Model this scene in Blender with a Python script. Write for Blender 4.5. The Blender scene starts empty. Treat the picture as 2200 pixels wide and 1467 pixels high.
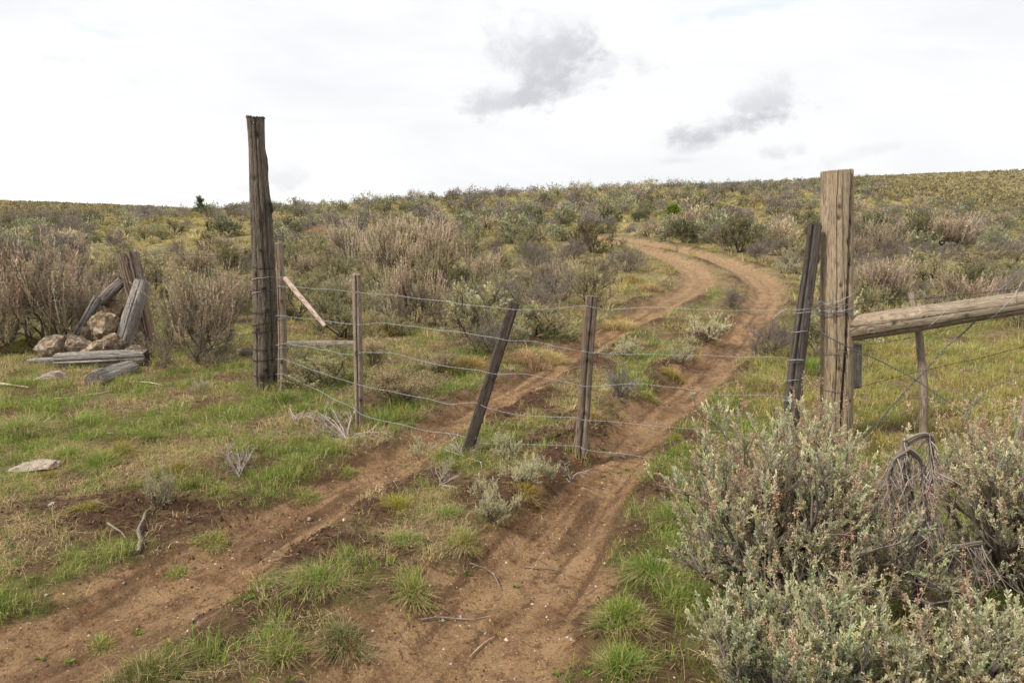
import bpy, math, random
import numpy as np
from mathutils import Vector

# ------------------------------------------------------------------ camera, sky, sun
C = bpy.context.scene.collection
sc = bpy.context.scene
F, CX, CY = 1467.0, 1100.0, 733.5          # photo is 2200 x 1467
PITCH = math.radians(9.8); CAMH = 1.7
cam_d = bpy.data.cameras.new('camera'); cam = bpy.data.objects.new('camera', cam_d); C.objects.link(cam)
cam.location = (0, 0, CAMH); cam.rotation_euler = (math.radians(90) - PITCH, 0, 0)
cam_d.sensor_width = 36; cam_d.lens = 36 * F / 2200; cam_d.clip_end = 3000; cam_d.clip_start = 0.05
sc.camera = cam
sc.view_settings.view_transform = 'Standard'; sc.view_settings.look = 'None'
sc.view_settings.exposure = 0.29; sc.view_settings.gamma = 1.0
sc.cycles.max_bounces = 6; sc.cycles.diffuse_bounces = 3; sc.cycles.transmission_bounces = 3
sc.cycles.transparent_max_bounces = 4; sc.cycles.glossy_bounces = 2
SUN_EL, SUN_AZ = math.radians(50), math.radians(-118)   # azimuth clockwise from +Y: left of the camera, a little behind
sun_d = bpy.data.lights.new('sun', 'SUN'); sun_d.energy = 3.7; sun_d.angle = math.radians(7); sun_d.color = (1.0, 0.94, 0.85)
sun = bpy.data.objects.new('sun', sun_d); C.objects.link(sun)
sv = Vector((math.sin(SUN_AZ) * math.cos(SUN_EL), math.cos(SUN_AZ) * math.cos(SUN_EL), math.sin(SUN_EL)))
sun.rotation_euler = sv.to_track_quat('Z', 'Y').to_euler(); sun.location = sv * 30

world = bpy.data.worlds.new("World"); sc.world = world; world.use_nodes = True
nt = world.node_tree; nt.nodes.clear()
class N:
    """small node-graph helper"""
    def __init__(s, nt): s.nt = nt
    def n(s, t, **k):
        d = s.nt.nodes.new(t)
        for a, b in k.items(): setattr(d, a, b)
        return d
    def put(s, sock, v):
        if isinstance(v, bpy.types.NodeSocket): s.nt.links.new(v, sock)
        elif v is not None: sock.default_value = v
    def math(s, op, a, b=0.0, c=None, clamp=False):
        d = s.n('ShaderNodeMath', operation=op, use_clamp=clamp); s.put(d.inputs[0], a); s.put(d.inputs[1], b)
        if c is not None: s.put(d.inputs[2], c)
        return d.outputs[0]
    def noise(s, vec, scale, detail=4, rough=0.55, dist=0.0, w=None):
        d = s.n('ShaderNodeTexNoise'); s.put(d.inputs['Vector'], vec); d.inputs['Scale'].default_value = scale
        d.inputs['Detail'].default_value = detail; d.inputs['Roughness'].default_value = rough; d.inputs['Distortion'].default_value = dist
        return d.outputs[0]
    def sstep(s, v, a, b):
        d = s.n('ShaderNodeMapRange', interpolation_type='SMOOTHSTEP'); s.put(d.inputs[0], v)
        s.put(d.inputs[1], a); s.put(d.inputs[2], b); return d.outputs[0]
    def lin(s, v, a, b, c=0., e=1.):
        d = s.n('ShaderNodeMapRange'); s.put(d.inputs[0], v); s.put(d.inputs[1], a); s.put(d.inputs[2], b); s.put(d.inputs[3], c); s.put(d.inputs[4], e); return d.outputs[0]
    def mix(s, f, a, b, mode='MIX'):
        d = s.n('ShaderNodeMix', data_type='RGBA', blend_type=mode); s.put(d.inputs[0], f)
        s.put(d.inputs[6], a if isinstance(a, bpy.types.NodeSocket) else (*a, 1)); s.put(d.inputs[7], b if isinstance(b, bpy.types.NodeSocket) else (*b, 1))
        return d.outputs[2]
    def map(s, vec, scale=(1, 1, 1), loc=(0, 0, 0), rot=(0, 0, 0)):
        d = s.n('ShaderNodeMapping'); s.put(d.inputs[0], vec); d.inputs['Scale'].default_value = scale
        d.inputs['Location'].default_value = loc; d.inputs['Rotation'].default_value = rot; return d.outputs[0]

def ray(px, py):
    """direction through a photo pixel, scaled to a depth (world y) of 1"""
    a = (np.asarray(px, float) - CX) / F; b = -(np.asarray(py, float) - CY) / F
    y = math.cos(PITCH) + b * math.sin(PITCH); z = b * math.cos(PITCH) - math.sin(PITCH)
    return a / y, z / y

g = N(nt)
tc = g.n('ShaderNodeTexCoord').outputs['Generated']
sep = g.n('ShaderNodeSeparateXYZ'); g.put(sep.inputs[0], tc)
dx, dy, dz = sep.outputs
ady = g.math('MAXIMUM', g.math('ABSOLUTE', dy), 0.08)
U = g.math('DIVIDE', dx, ady); V = g.math('DIVIDE', dz, ady)     # where on the sky, as tangents
cmb = g.n('ShaderNodeCombineXYZ'); g.put(cmb.inputs[0], U); g.put(cmb.inputs[1], V)
uv = cmb.outputs[0]
nz_big = g.noise(g.map(uv, (0.9, 2.4, 1)), 1.6, 6, 0.55, 0.4)
nz_cl = g.noise(g.map(uv, (1, 1.5, 1), (3.1, 1.7, 0)), 7.0, 8, 0.62, 0.5)
nz_cl2 = g.noise(g.map(uv, (1, 1.3, 1), (8.1, 4.7, 0)), 16.0, 8, 0.6, 0.3)
def blob(px, py, rx, ry, ang, amp=0.55):
    u, v = ray(px, py); u = float(u); v = float(v); rx /= F; ry /= F
    du = g.math('SUBTRACT', U, u); dv = g.math('SUBTRACT', V, v)
    ca, sa = math.cos(ang), math.sin(ang)
    p = g.math('ADD', g.math('MULTIPLY', du, ca / rx), g.math('MULTIPLY', dv, sa / rx))
    q = g.math('ADD', g.math('MULTIPLY', du, -sa / ry), g.math('MULTIPLY', dv, ca / ry))
    r = g.math('SQRT', g.math('ADD', g.math('MULTIPLY', p, p), g.math('MULTIPLY', q, q)))
    r = g.math('ADD', r, g.math('MULTIPLY', g.math('SUBTRACT', nz_cl, 0.5), 3.0))
    r = g.math('ADD', r, g.math('MULTIPLY', g.math('SUBTRACT', nz_cl2, 0.5), 1.9))
    top = g.math('MULTIPLY', g.sstep(g.math('ADD', q, g.math('MULTIPLY', g.math('SUBTRACT', nz_cl2, 0.5), 2.5)), -.5, .9), .62)
    return g.math('MULTIPLY', g.math('MULTIPLY', g.math('SUBTRACT', 1.0, g.sstep(r, 0.30, 1.12)), g.math('SUBTRACT', 1.0, top)), amp)
blobs = [blob(1165, 125, 120, 100, 0.25, 0.9), blob(1080, 205, 80, 32, 0.1, 0.75), blob(1250, 165, 120, 42, 0.15, 0.6),
         blob(1545, 275, 150, 42, 0.28, 1.0), blob(1620, 220, 100, 45, 0.2, 0.65), blob(1680, 325, 70, 20, 0.1, 0.45), blob(1500, 310, 90, 30, 0.1, 0.5),
         blob(598, 375, 60, 35, 0.0, 0.4), blob(1460, 345, 90, 14, 0.0, 0.3), blob(520, 405, 60, 14, 0.0, .25), blob(125, 125, 55, 16, 0, .2),
         blob(1830, 330, 120, 22, 0.2, 0.22)]
dark = blobs[0]
for b in blobs[1:]: dark = g.math('MAXIMUM', dark, b)
sky = g.n('ShaderNodeTexSky', sky_type='NISHITA', sun_disc=False, sun_elevation=SUN_EL, sun_rotation=SUN_AZ)
K = 7.4
veil = g.mix(g.sstep(nz_big, 0.33, 0.62), (0.88 * K, 0.88 * K, 0.89 * K), (1.03 * K, 1.03 * K, 1.03 * K))
wisp = g.noise(g.map(uv, (1.6, 6.5, 1), (1.3, 5.2, 0), (0, 0, .12)), 2.2, 9, 0.6, 0.9)
veil = g.mix(g.math('MULTIPLY', g.sstep(wisp, 0.46, 0.72), .55), veil, (0.86 * K, 0.865 * K, 0.885 * K))
cl = g.mix(g.math('MULTIPLY', dark, 0.95), veil, (0.56 * K, 0.555 * K, 0.585 * K))
gap1 = blob(1570, 22, 190, 20, 0.18, 0.6); gap2 = blob(215, 68, 60, 10, -0.3, 0.4)
holes = g.math('MAXIMUM', gap1, gap2)
cl = g.mix(g.math('MULTIPLY', holes, 0.8), cl, (0.70 * K, 0.83 * K, 0.90 * K))
tot = g.mix(0.93, sky.outputs[0], cl)
bg = g.n('ShaderNodeBackground'); g.put(bg.inputs[0], tot); bg.inputs[1].default_value = 0.12
out = g.n('ShaderNodeOutputWorld'); nt.links.new(bg.outputs[0], out.inputs[0])

# ------------------------------------------------------------------ small maths
rng = np.random.default_rng(7)
def norm(v): return v / np.maximum(np.linalg.norm(v, axis=-1, keepdims=True), 1e-9)
_perm = np.random.default_rng(3).permutation(4096)
_grad = np.random.default_rng(5).uniform(0, 2 * math.pi, 4096); _gx, _gy = np.cos(_grad), np.sin(_grad)
def perlin(x, y):
    xi = np.floor(x).astype(np.int64); yi = np.floor(y).astype(np.int64); xf = x - xi; yf = y - yi
    def gr(ix, iy, fx, fy):
        h = _perm[(_perm[ix & 4095] + iy) & 4095]; return _gx[h] * fx + _gy[h] * fy
    u = xf * xf * xf * (xf * (xf * 6 - 15) + 10); v = yf * yf * yf * (yf * (yf * 6 - 15) + 10)
    a = gr(xi, yi, xf, yf); b = gr(xi + 1, yi, xf - 1, yf); c = gr(xi, yi + 1, xf, yf - 1); d = gr(xi + 1, yi + 1, xf - 1, yf - 1)
    return (a + u * (b - a)) * (1 - v) + (c + u * (d - c)) * v
def fbm(x, y, o=4, r=0.5):
    s = 0; a = 1; t = 0
    for i in range(o): s = s + a * perlin(x * 2 ** i + 17.3 * i, y * 2 ** i - 9.1 * i); t += a; a *= r
    return s / t
def ss(x, a, b):
    t = np.clip((x - a) / (b - a), 0, 1); return t * t * (3 - 2 * t)

# ------------------------------------------------------------------ terrain height
_cols = np.array([-500, 0, 400, 800, 1100, 1500, 1800, 2200, 2700.])
_dep = np.array([7, 9, 12, 16, 20, 27, 35, 48, 60, 80, 110, 160, 230, 450, 900.])
_tab = np.array([
 [832, 756, 676, 622, 590, 552, 520, 490, 475, 462, 455, 431, 450, 480, 480],
 [832, 756, 676, 622, 588, 548, 515, 485, 470, 460, 453, 430, 450, 480, 480],
 [832, 756, 676, 618, 580, 533, 498, 462, 458, 460, 462, 447, 462, 480, 480],
 [832, 755, 674, 610, 568, 515, 475, 438, 452, 470, 478, 480, 480, 480, 480],
 [832, 755, 670, 602, 556, 500, 456, 416, 430, 460, 475, 480, 480, 480, 480],
 [832, 754, 668, 600, 552, 492, 447, 408, 402, 412, 405, 400, 440, 480, 480],
 [832, 755, 672, 608, 566, 512, 470, 430, 414, 400, 393, 382, 420, 480, 480],
 [832, 756, 678, 620, 586, 545, 514, 484, 466, 444, 412, 362, 400, 470, 480],
 [832, 756, 680, 624, 592, 554, 524, 490, 468, 440, 405, 350, 390, 470, 480]], float)
_z = CAMH + _dep[None, :] * ray(0, _tab)[1]; _z[:, 0] = 0
_z[:, -2] = np.minimum(_z[:, -2], 0); _z[:, -1] = -20
_lu = np.linspace(math.log(4), math.log(900), 300); _cu = np.linspace(-500, 2700, 161)
_T = np.zeros((161, 300)); _tmp = np.array([np.interp(_lu, np.log(_dep), r, left=0) for r in _z])
for _j in range(300): _T[:, _j] = np.interp(_cu, _cols, _tmp[:, _j])
def _sm(A, k, ax):
    w = np.hanning(k + 2)[1:-1]; w /= w.sum(); pad = [(0, 0), (0, 0)]; pad[ax] = (k // 2, k // 2)
    return np.apply_along_axis(lambda r: np.convolve(r, w, 'valid'), ax, np.pad(A, pad, mode='edge'))
_T = _sm(_sm(_T, 13, 1), 21, 0)
def base_z(x, y):
    x = np.asarray(x, float); y = np.asarray(y, float)
    yy = np.clip(y, 4, 899); u = np.clip(x / np.maximum(y, 4) * F * 1.015 + CX, -500, 2699)
    fj = (np.log(yy) - _lu[0]) / (_lu[1] - _lu[0]); fi = (u + 500) / 20.0
    j = np.clip(fj.astype(int), 0, 298); i = np.clip(fi.astype(int), 0, 159); a = fj - j; b = fi - i
    return (_T[i, j] * (1 - a) + _T[i, j + 1] * a) * (1 - b) + (_T[i + 1, j] * (1 - a) + _T[i + 1, j + 1] * a) * b
def march(px, py, hf):
    px = np.atleast_1d(np.asarray(px, float)); py = np.atleast_1d(np.asarray(py, float))
    rx, rz = ray(px, py); d = np.geomspace(1.2, 400, 1600)[None, :]
    X = rx[:, None] * d; Z = CAMH + rz[:, None] * d; H = hf(X, np.broadcast_to(d, X.shape))
    below = Z <= H; k = np.where(below.any(1), below.argmax(1), 1599); k = np.maximum(k, 1); r = np.arange(len(px))
    g0 = (Z - H)[r, k - 1]; g1 = (Z - H)[r, k]; t = g0 / np.maximum(g0 - g1, 1e-9); D = d[0][k - 1] * (1 - t) + d[0][k] * t
    return np.stack([rx * D, D, CAMH + rz * D], 1)
def poly_world(p): return march([q[0] for q in p], [q[1] for q in p], base_z)
# the two wheel ruts and the bend of the track (photo pixels laid on the ground)
RUT_L = poly_world([(-420, 1640), (-150, 1510), (60, 1405), (300, 1290), (500, 1170), (680, 1070), (830, 985), (960, 905), (1090, 840), (1190, 780), (1290, 722), (1390, 668), (1460, 632), (1500, 600), (1480, 575), (1420, 545), (1340, 523), (1250, 514)])
RUT_R = poly_world([(690, 1750), (840, 1550), (970, 1400), (1100, 1250), (1225, 1110), (1310, 995), (1400, 895), (1490, 815), (1565, 745), (1615, 685), (1650, 635), (1640, 605), (1590, 575), (1520, 549), (1430, 528), (1340, 513), (1250, 508)])
HW_L = np.array([.46, .46, .45, .41, .36, .31, .28, .26, .27, .28, .32, .36, .38, .42, .45, .42, .36, .35])
HW_R = np.array([.58, .58, .54, .45, .32, .29, .31, .33, .34, .36, .40, .44, .46, .48, .48, .44, .36])
def poly_field(x, y, P, HW):
    """nearest distance, along-length, signed side and half width of a rut polyline"""
    best = np.full(x.shape, 1e9); S = np.zeros(x.shape); sd = np.zeros(x.shape); hw = np.full(x.shape, .3); L = 0
    for k in range(len(P) - 1):
        ax, ay = P[k][:2]; bx, by = P[k + 1][:2]; ex, ey = bx - ax, by - ay; l2 = ex * ex + ey * ey; l = math.sqrt(l2)
        t = np.clip(((x - ax) * ex + (y - ay) * ey) / l2, 0, 1); qx = x - ax - t * ex; qy = y - ay - t * ey; d = np.sqrt(qx * qx + qy * qy)
        m = d < best; best = np.where(m, d, best); S = np.where(m, L + t * l, S); sd = np.where(m, np.where(ex * qy - ey * qx > 0, d, -d), sd)
        hw = np.where(m, HW[k] * (1 - t) + HW[k + 1] * t, hw); L += l
    return best, S, sd, hw
def refine(P, HW, n=4):
    t = np.arange(len(P)); tt = np.linspace(0, len(P) - 1, (len(P) - 1) * n + 1); out = []
    for q in tt:
        i = min(int(q), len(P) - 2); f = q - i; p0 = P[max(i - 1, 0)]; p1 = P[i]; p2 = P[i + 1]; p3 = P[min(i + 2, len(P) - 1)]
        out.append(0.5 * ((2 * p1) + (-p0 + p2) * f + (2 * p0 - 5 * p1 + 4 * p2 - p3) * f * f + (-p0 + 3 * p1 - 3 * p2 + p3) * f ** 3))
    return np.array(out), np.interp(tt, t, HW)
RUT_L, HW_L = refine(RUT_L, HW_L); RUT_R, HW_R = refine(RUT_R, HW_R)
def fields(x, y):
    """height and ground masks at world x, y"""
    x = np.asarray(x, float); y = np.asarray(y, float)
    z = base_z(x, y)
    dl, sl, tl, hl = poly_field(x, y, RUT_L, HW_L); dr, sr, tr, hr = poly_field(x, y, RUT_R, HW_R)
    n1 = fbm(x * .8, y * .8, 3); n2 = fbm(x * 3.1 + 5, y * 3.1, 4); n3 = fbm(x * 11, y * 11 + 3, 3)
    wl = dl / hl + n2 * .9; wr = dr / hr + n2 * .9
    ml = 1 - ss(wl, .75, 1.25); mr = 1 - ss(wr, .75, 1.25); rut = np.maximum(ml, mr)
    near = 1 - ss(y, 25, 45)
    z = z + near * (-0.10 * (1 - ss(dl / hl, .3, 1.25)) - 0.11 * (1 - ss(dr / hr, .3, 1.25)))
    z = z + near * 0.045 * (np.exp(-((dl / hl - 1.45) / .4) ** 2) + np.exp(-((dr / hr - 1.45) / .4) ** 2)) * (.6 + 1.2 * n1)
    z = z + 0.05 * n1 * ss(y, 1, 6) + 0.03 * n2 * (1 - .45 * rut) + 0.014 * n3 + ss(y, 14, 40) * .22 * fbm(x * .22, y * .22 + 7, 3)
    bank = ss(tl, .5, 1.0) * (1 - ss(y, 9, 13)); z = z + .07 * bank * (1 - 0.0 * x)
    # a loose churned-soil bank on the left and clods along the rut edges
    px, pz = x / np.maximum(y, .5), 0
    loose = np.exp(-(((x + 2.0) / .85) ** 2 + ((y - 3.75) / .32) ** 2) * 1.0)
    darkm = np.clip(loose * 1.5 + (np.exp(-((wl - 1.4) / .35) ** 2) * ss(n1, -.15, .25) * .9 + np.exp(-((wr - 1.35) / .3) ** 2) * ss(n1, -.2, .2)) * near, 0, 1) * (1 - .75 * rut)
    mid = ((tl < 0) & (tr > 0)) * (1 - ss(y, 9, 16))
    darkm = np.clip(darkm + mid * ss(n2 + .6 * n1, -.04, .18) * .85 * (1 - rut), 0, 1)
    lump = fbm(x * 22, y * 22, 2) * .5 + np.abs(fbm(x * 34 + 8, y * 34, 2))
    z = z + darkm * .055 * lump * (1 - ss(y, 12, 20))
    streak = np.zeros_like(z)
    # tyre tread pressed in the ruts
    for S, T, m, h in ((sl, tl, ml, hl), (sr, tr, mr, hr)):
        br = np.clip(.5 + 2.5 * fbm(S * .8 + 4, T * 1.3, 2), 0, 1) * m * (1 - ss(y, 8, 12))
        q = np.sin((S + np.abs(T) * .55) * 2 * math.pi / .10); z = z + br * .005 * np.clip(q * 1.6, -1, 1)
        fx = (1 - ss(y, 12, 22)); st = fbm(S * .55 + T * .2, T * 9 + 3, 4, .6); z = z + m * fx * (.026 * st + .008 * np.clip(np.sin(T * 2 * math.pi / .24 + 3 * fbm(S * .5, S * 0, 2)) * 1.5, -1, 1)); streak = np.maximum(streak, m * (.5 + 1.1 * st))
    bend = .75 * np.exp(-(((x - 5.3) / 2.2) ** 2 + ((y - 16.2) / 2.6) ** 2)) * ss(n2, -.45, .15)
    dirt = np.clip(np.maximum(rut, .85 * bend), 0, 1)
    patch = ss(fbm(x * 1.9 + 31, y * 1.9, 4), .02, .22) * (1 - ss(y, 10, 18))
    green = np.clip(.5 + 1.6 * fbm(x * .9 + 70, y * .9, 3) + .25 * ss(tr, -6, -.5) * (tr < 0), 0, 1)
    fields.streak = np.clip(streak, 0, 1); return z, dirt, darkm, patch, green, (sl, tl, ml, sr, tr, mr)
def hgt(x, y): return fields(x, y)[0]
def G(px, py): return march(px, py, hgt)[0]              # ground point seen at a photo pixel
def P(px, py, d): a, b = ray(px, py); return np.array([float(a) * d, d, CAMH + float(b) * d])

# ------------------------------------------------------------------ mesh building
class MB:
    def __init__(s): s.v = []; s.q = []; s.t = []; s.c = []; s.uv = []; s.n = 0; s.mq = []; s.mt = []
    def add(s, v, q=None, t=None, col=(1, 1, 1), uv=None, mi=0):
        v = np.asarray(v, float).reshape(-1, 3); k = len(v); s.v.append(v)
        c = np.asarray(col, float); c = np.broadcast_to(c, (k, 3)) if c.ndim == 1 else c.reshape(-1, 3); s.c.append(c)
        s.uv.append(np.zeros((k, 2)) if uv is None else np.asarray(uv, float).reshape(-1, 2))
        if q is not None and len(q): q = np.asarray(q, int).reshape(-1, 4) + s.n; s.q.append(q); s.mq.append(np.full(len(q), mi))
        if t is not None and len(t): t = np.asarray(t, int).reshape(-1, 3) + s.n; s.t.append(t); s.mt.append(np.full(len(t), mi))
        s.n += k
    def merge(s, o, M=None, mi=0, tint=1.0):
        V = np.concatenate(o.v); V = V if M is None else V @ M[:3, :3].T + M[:3, 3]
        s.add(V, np.concatenate(o.q) if o.q else None, np.concatenate(o.t) if o.t else None, np.concatenate(o.c) * tint, np.concatenate(o.uv), mi)
    def mesh(s, name, mats, smooth=False):
        V = np.concatenate(s.v); q = np.concatenate(s.q) if s.q else np.zeros((0, 4), int); t = np.concatenate(s.t) if s.t else np.zeros((0, 3), int)
        me = bpy.data.meshes.new(name); me.vertices.add(len(V)); me.vertices.foreach_set('co', V.astype(np.float32).ravel())
        L = np.concatenate([q.ravel(), t.ravel()]); me.loops.add(len(L)); me.loops.foreach_set('vertex_index', L.astype(np.int32))
        st = np.concatenate([np.arange(len(q)) * 4, len(q) * 4 + np.arange(len(t)) * 3]).astype(np.int32)
        me.polygons.add(len(st)); me.polygons.foreach_set('loop_start', st)
        mi = np.concatenate((s.mq if s.q else []) + (s.mt if s.t else [])).astype(np.int32); me.polygons.foreach_set('material_index', mi)
        me.polygons.foreach_set('use_smooth', np.full(len(st), smooth))
        me.update(calc_edges=True)
        ca = me.attributes.new('tint', 'FLOAT_COLOR', 'POINT'); cc = np.ones((len(V), 4), np.float32); cc[:, :3] = np.concatenate(s.c); ca.data.foreach_set('color', cc.ravel())
        UV = np.concatenate(s.uv)
        if np.abs(UV).max() > 0:
            ul = me.uv_layers.new(name='UVMap'); ul.data.foreach_set('uv', UV[L].astype(np.float32).ravel())
        for m in (mats if isinstance(mats, (list, tuple)) else [mats]): me.materials.append(m)
        return me
def link(name, me, parent=None, loc=(0, 0, 0), rot=(0, 0, 0), scale=(1, 1, 1)):
    o = bpy.data.objects.new(name, me); C.objects.link(o); o.parent = parent
    o.location = loc; o.rotation_euler = rot; o.scale = scale; return o
def tag(o, label=None, cat=None, group=None, kind=None):
    if label: o['label'] = label
    if cat: o['category'] = cat
    if group: o['group'] = group
    if kind: o['kind'] = kind
    return o
def thing(name, loc, label, cat, group=None): return tag(link(name, None, None, tuple(float(q) for q in loc)), label, cat, group)
def segs(mb, P0, P1, r0, r1, col, sides=3, mi=0):
    """many straight tapered twigs at once"""
    n = len(P0)
    if n == 0: return
    d = norm(P1 - P0); a = np.where(np.abs(d[:, 2:3]) < .9, np.array([[0, 0, 1.]]), np.array([[1., 0, 0]])); e1 = norm(np.cross(d, a)); e2 = np.cross(d, e1)
    th = np.arange(sides) * 2 * math.pi / sides; cs, sn = np.cos(th)[None, :, None], np.sin(th)[None, :, None]
    off = e1[:, None] * cs + e2[:, None] * sn; r0 = np.broadcast_to(r0, (n,)); r1 = np.broadcast_to(r1, (n,))
    A = P0[:, None] + off * r0[:, None, None]; B = P1[:, None] + off * r1[:, None, None]; v = np.concatenate([A, B], 1)
    k = np.arange(sides); k2 = (k + 1) % sides; f = np.stack([k, k2, k2 + sides, k + sides], 1)
    q = (np.arange(n)[:, None, None] * 2 * sides + f[None]); col = np.asarray(col, float)
    if col.ndim == 2: col = np.repeat(col, 2 * sides, 0)
    mb.add(v, q, col=col, mi=mi)
def polys(mb, pts, r, col, sides=3, mi=0, taper=.35):
    """pts (n,K,3) polylines -> twigs"""
    n, K, _ = pts.shape; r = np.broadcast_to(r, (n,)); col = np.asarray(col, float)
    for k in range(K - 1):
        f0 = 1 - (1 - taper) * k / (K - 1); f1 = 1 - (1 - taper) * (k + 1) / (K - 1); segs(mb, pts[:, k], pts[:, k + 1], r * f0, r * f1, col, sides, mi)
def grow(rg, st, d, L, K=4, wob=.2, up=.1):
    n = len(st); L = np.broadcast_to(L, (n,)); out = np.zeros((n, K, 3)); out[:, 0] = st; d = norm(d)
    for k in range(1, K):
        d = norm(d + rg.normal(0, wob, (n, 3)) + np.array([0, 0, up])); out[:, k] = out[:, k - 1] + d * (L / (K - 1))[:, None]
    return out
def along(rg, pts, m, lo=.35, hi=1.):
    """m random children per polyline: start points and parent directions"""
    n, K, _ = pts.shape; t = rg.uniform(lo, hi, (n, m)) * (K - 1); i = np.minimum(t.astype(int), K - 2); f = (t - i)[..., None]
    r = np.arange(n)[:, None]; p = pts[r, i] * (1 - f) + pts[r, i + 1] * f; d = norm(pts[r, i + 1] - pts[r, i])
    return p.reshape(-1, 3), d.reshape(-1, 3), (t / (K - 1)).reshape(-1)
def leaves(mb, p, d, L, W, col, rg, mi=0, wedge=False):
    n = len(p)
    if n == 0: return
    L = np.broadcast_to(L, (n,))[:, None]; W = np.broadcast_to(W, (n,))[:, None]; d = norm(d)
    s = norm(np.cross(d, rg.normal(0, 1, (n, 3)))); u = np.cross(s, d)
    if wedge: v = np.stack([p - s * W * .15, p + s * W * .15, p + d * L + s * W * .5 + u * L * .15, p + d * L - s * W * .5 + u * L * .15], 1)
    else: v = np.stack([p, p + d * L * .55 + s * W * .5, p + d * L + u * L * .12, p + d * L * .55 - s * W * .5], 1)
    col = np.asarray(col, float); col = np.broadcast_to(col, (n, 3)) if col.ndim == 1 else col
    mb.add(v, np.arange(n * 4).reshape(-1, 4), col=np.repeat(col, 4, 0), mi=mi)
def vary(rg, col, n, a=.18, hue=.06):
    c = np.asarray(col, float)[None] * np.exp(rg.normal(0, a, (n, 1))) * np.exp(rg.normal(0, hue, (n, 3))); return np.clip(c, 0, .9)

# ------------------------------------------------------------------ materials
def newmat(name):
    m = bpy.data.materials.new(name); m.use_nodes = True; m.node_tree.nodes.clear(); g = N(m.node_tree)
    o = g.n('ShaderNodeOutputMaterial'); b = g.n('ShaderNodeBsdfPrincipled'); b.inputs['Roughness'].default_value = .85
    b.inputs['Specular IOR Level'].default_value = .25; return m, g, b, o
def tint(g):
    a = g.n('ShaderNodeAttribute', attribute_name='tint'); return a.outputs['Color']
def leaf_mat(name, transl=.3, rnd=.16, rough=.7, spec=.2):
    m, g, b, o = newmat(name); oi = g.n('ShaderNodeObjectInfo').outputs['Random']
    hs = g.n('ShaderNodeHueSaturation'); g.put(hs.inputs['Color'], g.mix(1.0, tint(g), (.93, .86, .73), 'MULTIPLY')); g.put(hs.inputs['Value'], g.lin(oi, 0, 1, 1 - rnd, 1 + rnd))
    g.put(hs.inputs['Hue'], g.lin(g.math('FRACT', g.math('MULTIPLY', oi, 7.3)), 0, 1, .488, .512)); c = hs.outputs[0]
    g.put(b.inputs['Base Color'], c); b.inputs['Roughness'].default_value = rough; b.inputs['Specular IOR Level'].default_value = spec
    t = g.n('ShaderNodeBsdfTranslucent'); g.put(t.inputs[0], c); mx = g.n('ShaderNodeMixShader'); mx.inputs[0].default_value = transl
    g.nt.links.new(b.outputs[0], mx.inputs[1]); g.nt.links.new(t.outputs[0], mx.inputs[2]); g.nt.links.new(mx.outputs[0], o.inputs[0]); return m
M_LEAF = leaf_mat('sage_leaf'); M_GRASS = leaf_mat('grass_blade', .35, .1)
def twig_mat():
    m, g, b, o = newmat('twig_bark'); g.put(b.inputs['Base Color'], tint(g)); g.nt.links.new(b.outputs[0], o.inputs[0]); b.inputs['Roughness'].default_value = .95; b.inputs['Specular IOR Level'].default_value = .1; return m
M_TWIG = twig_mat()
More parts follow.
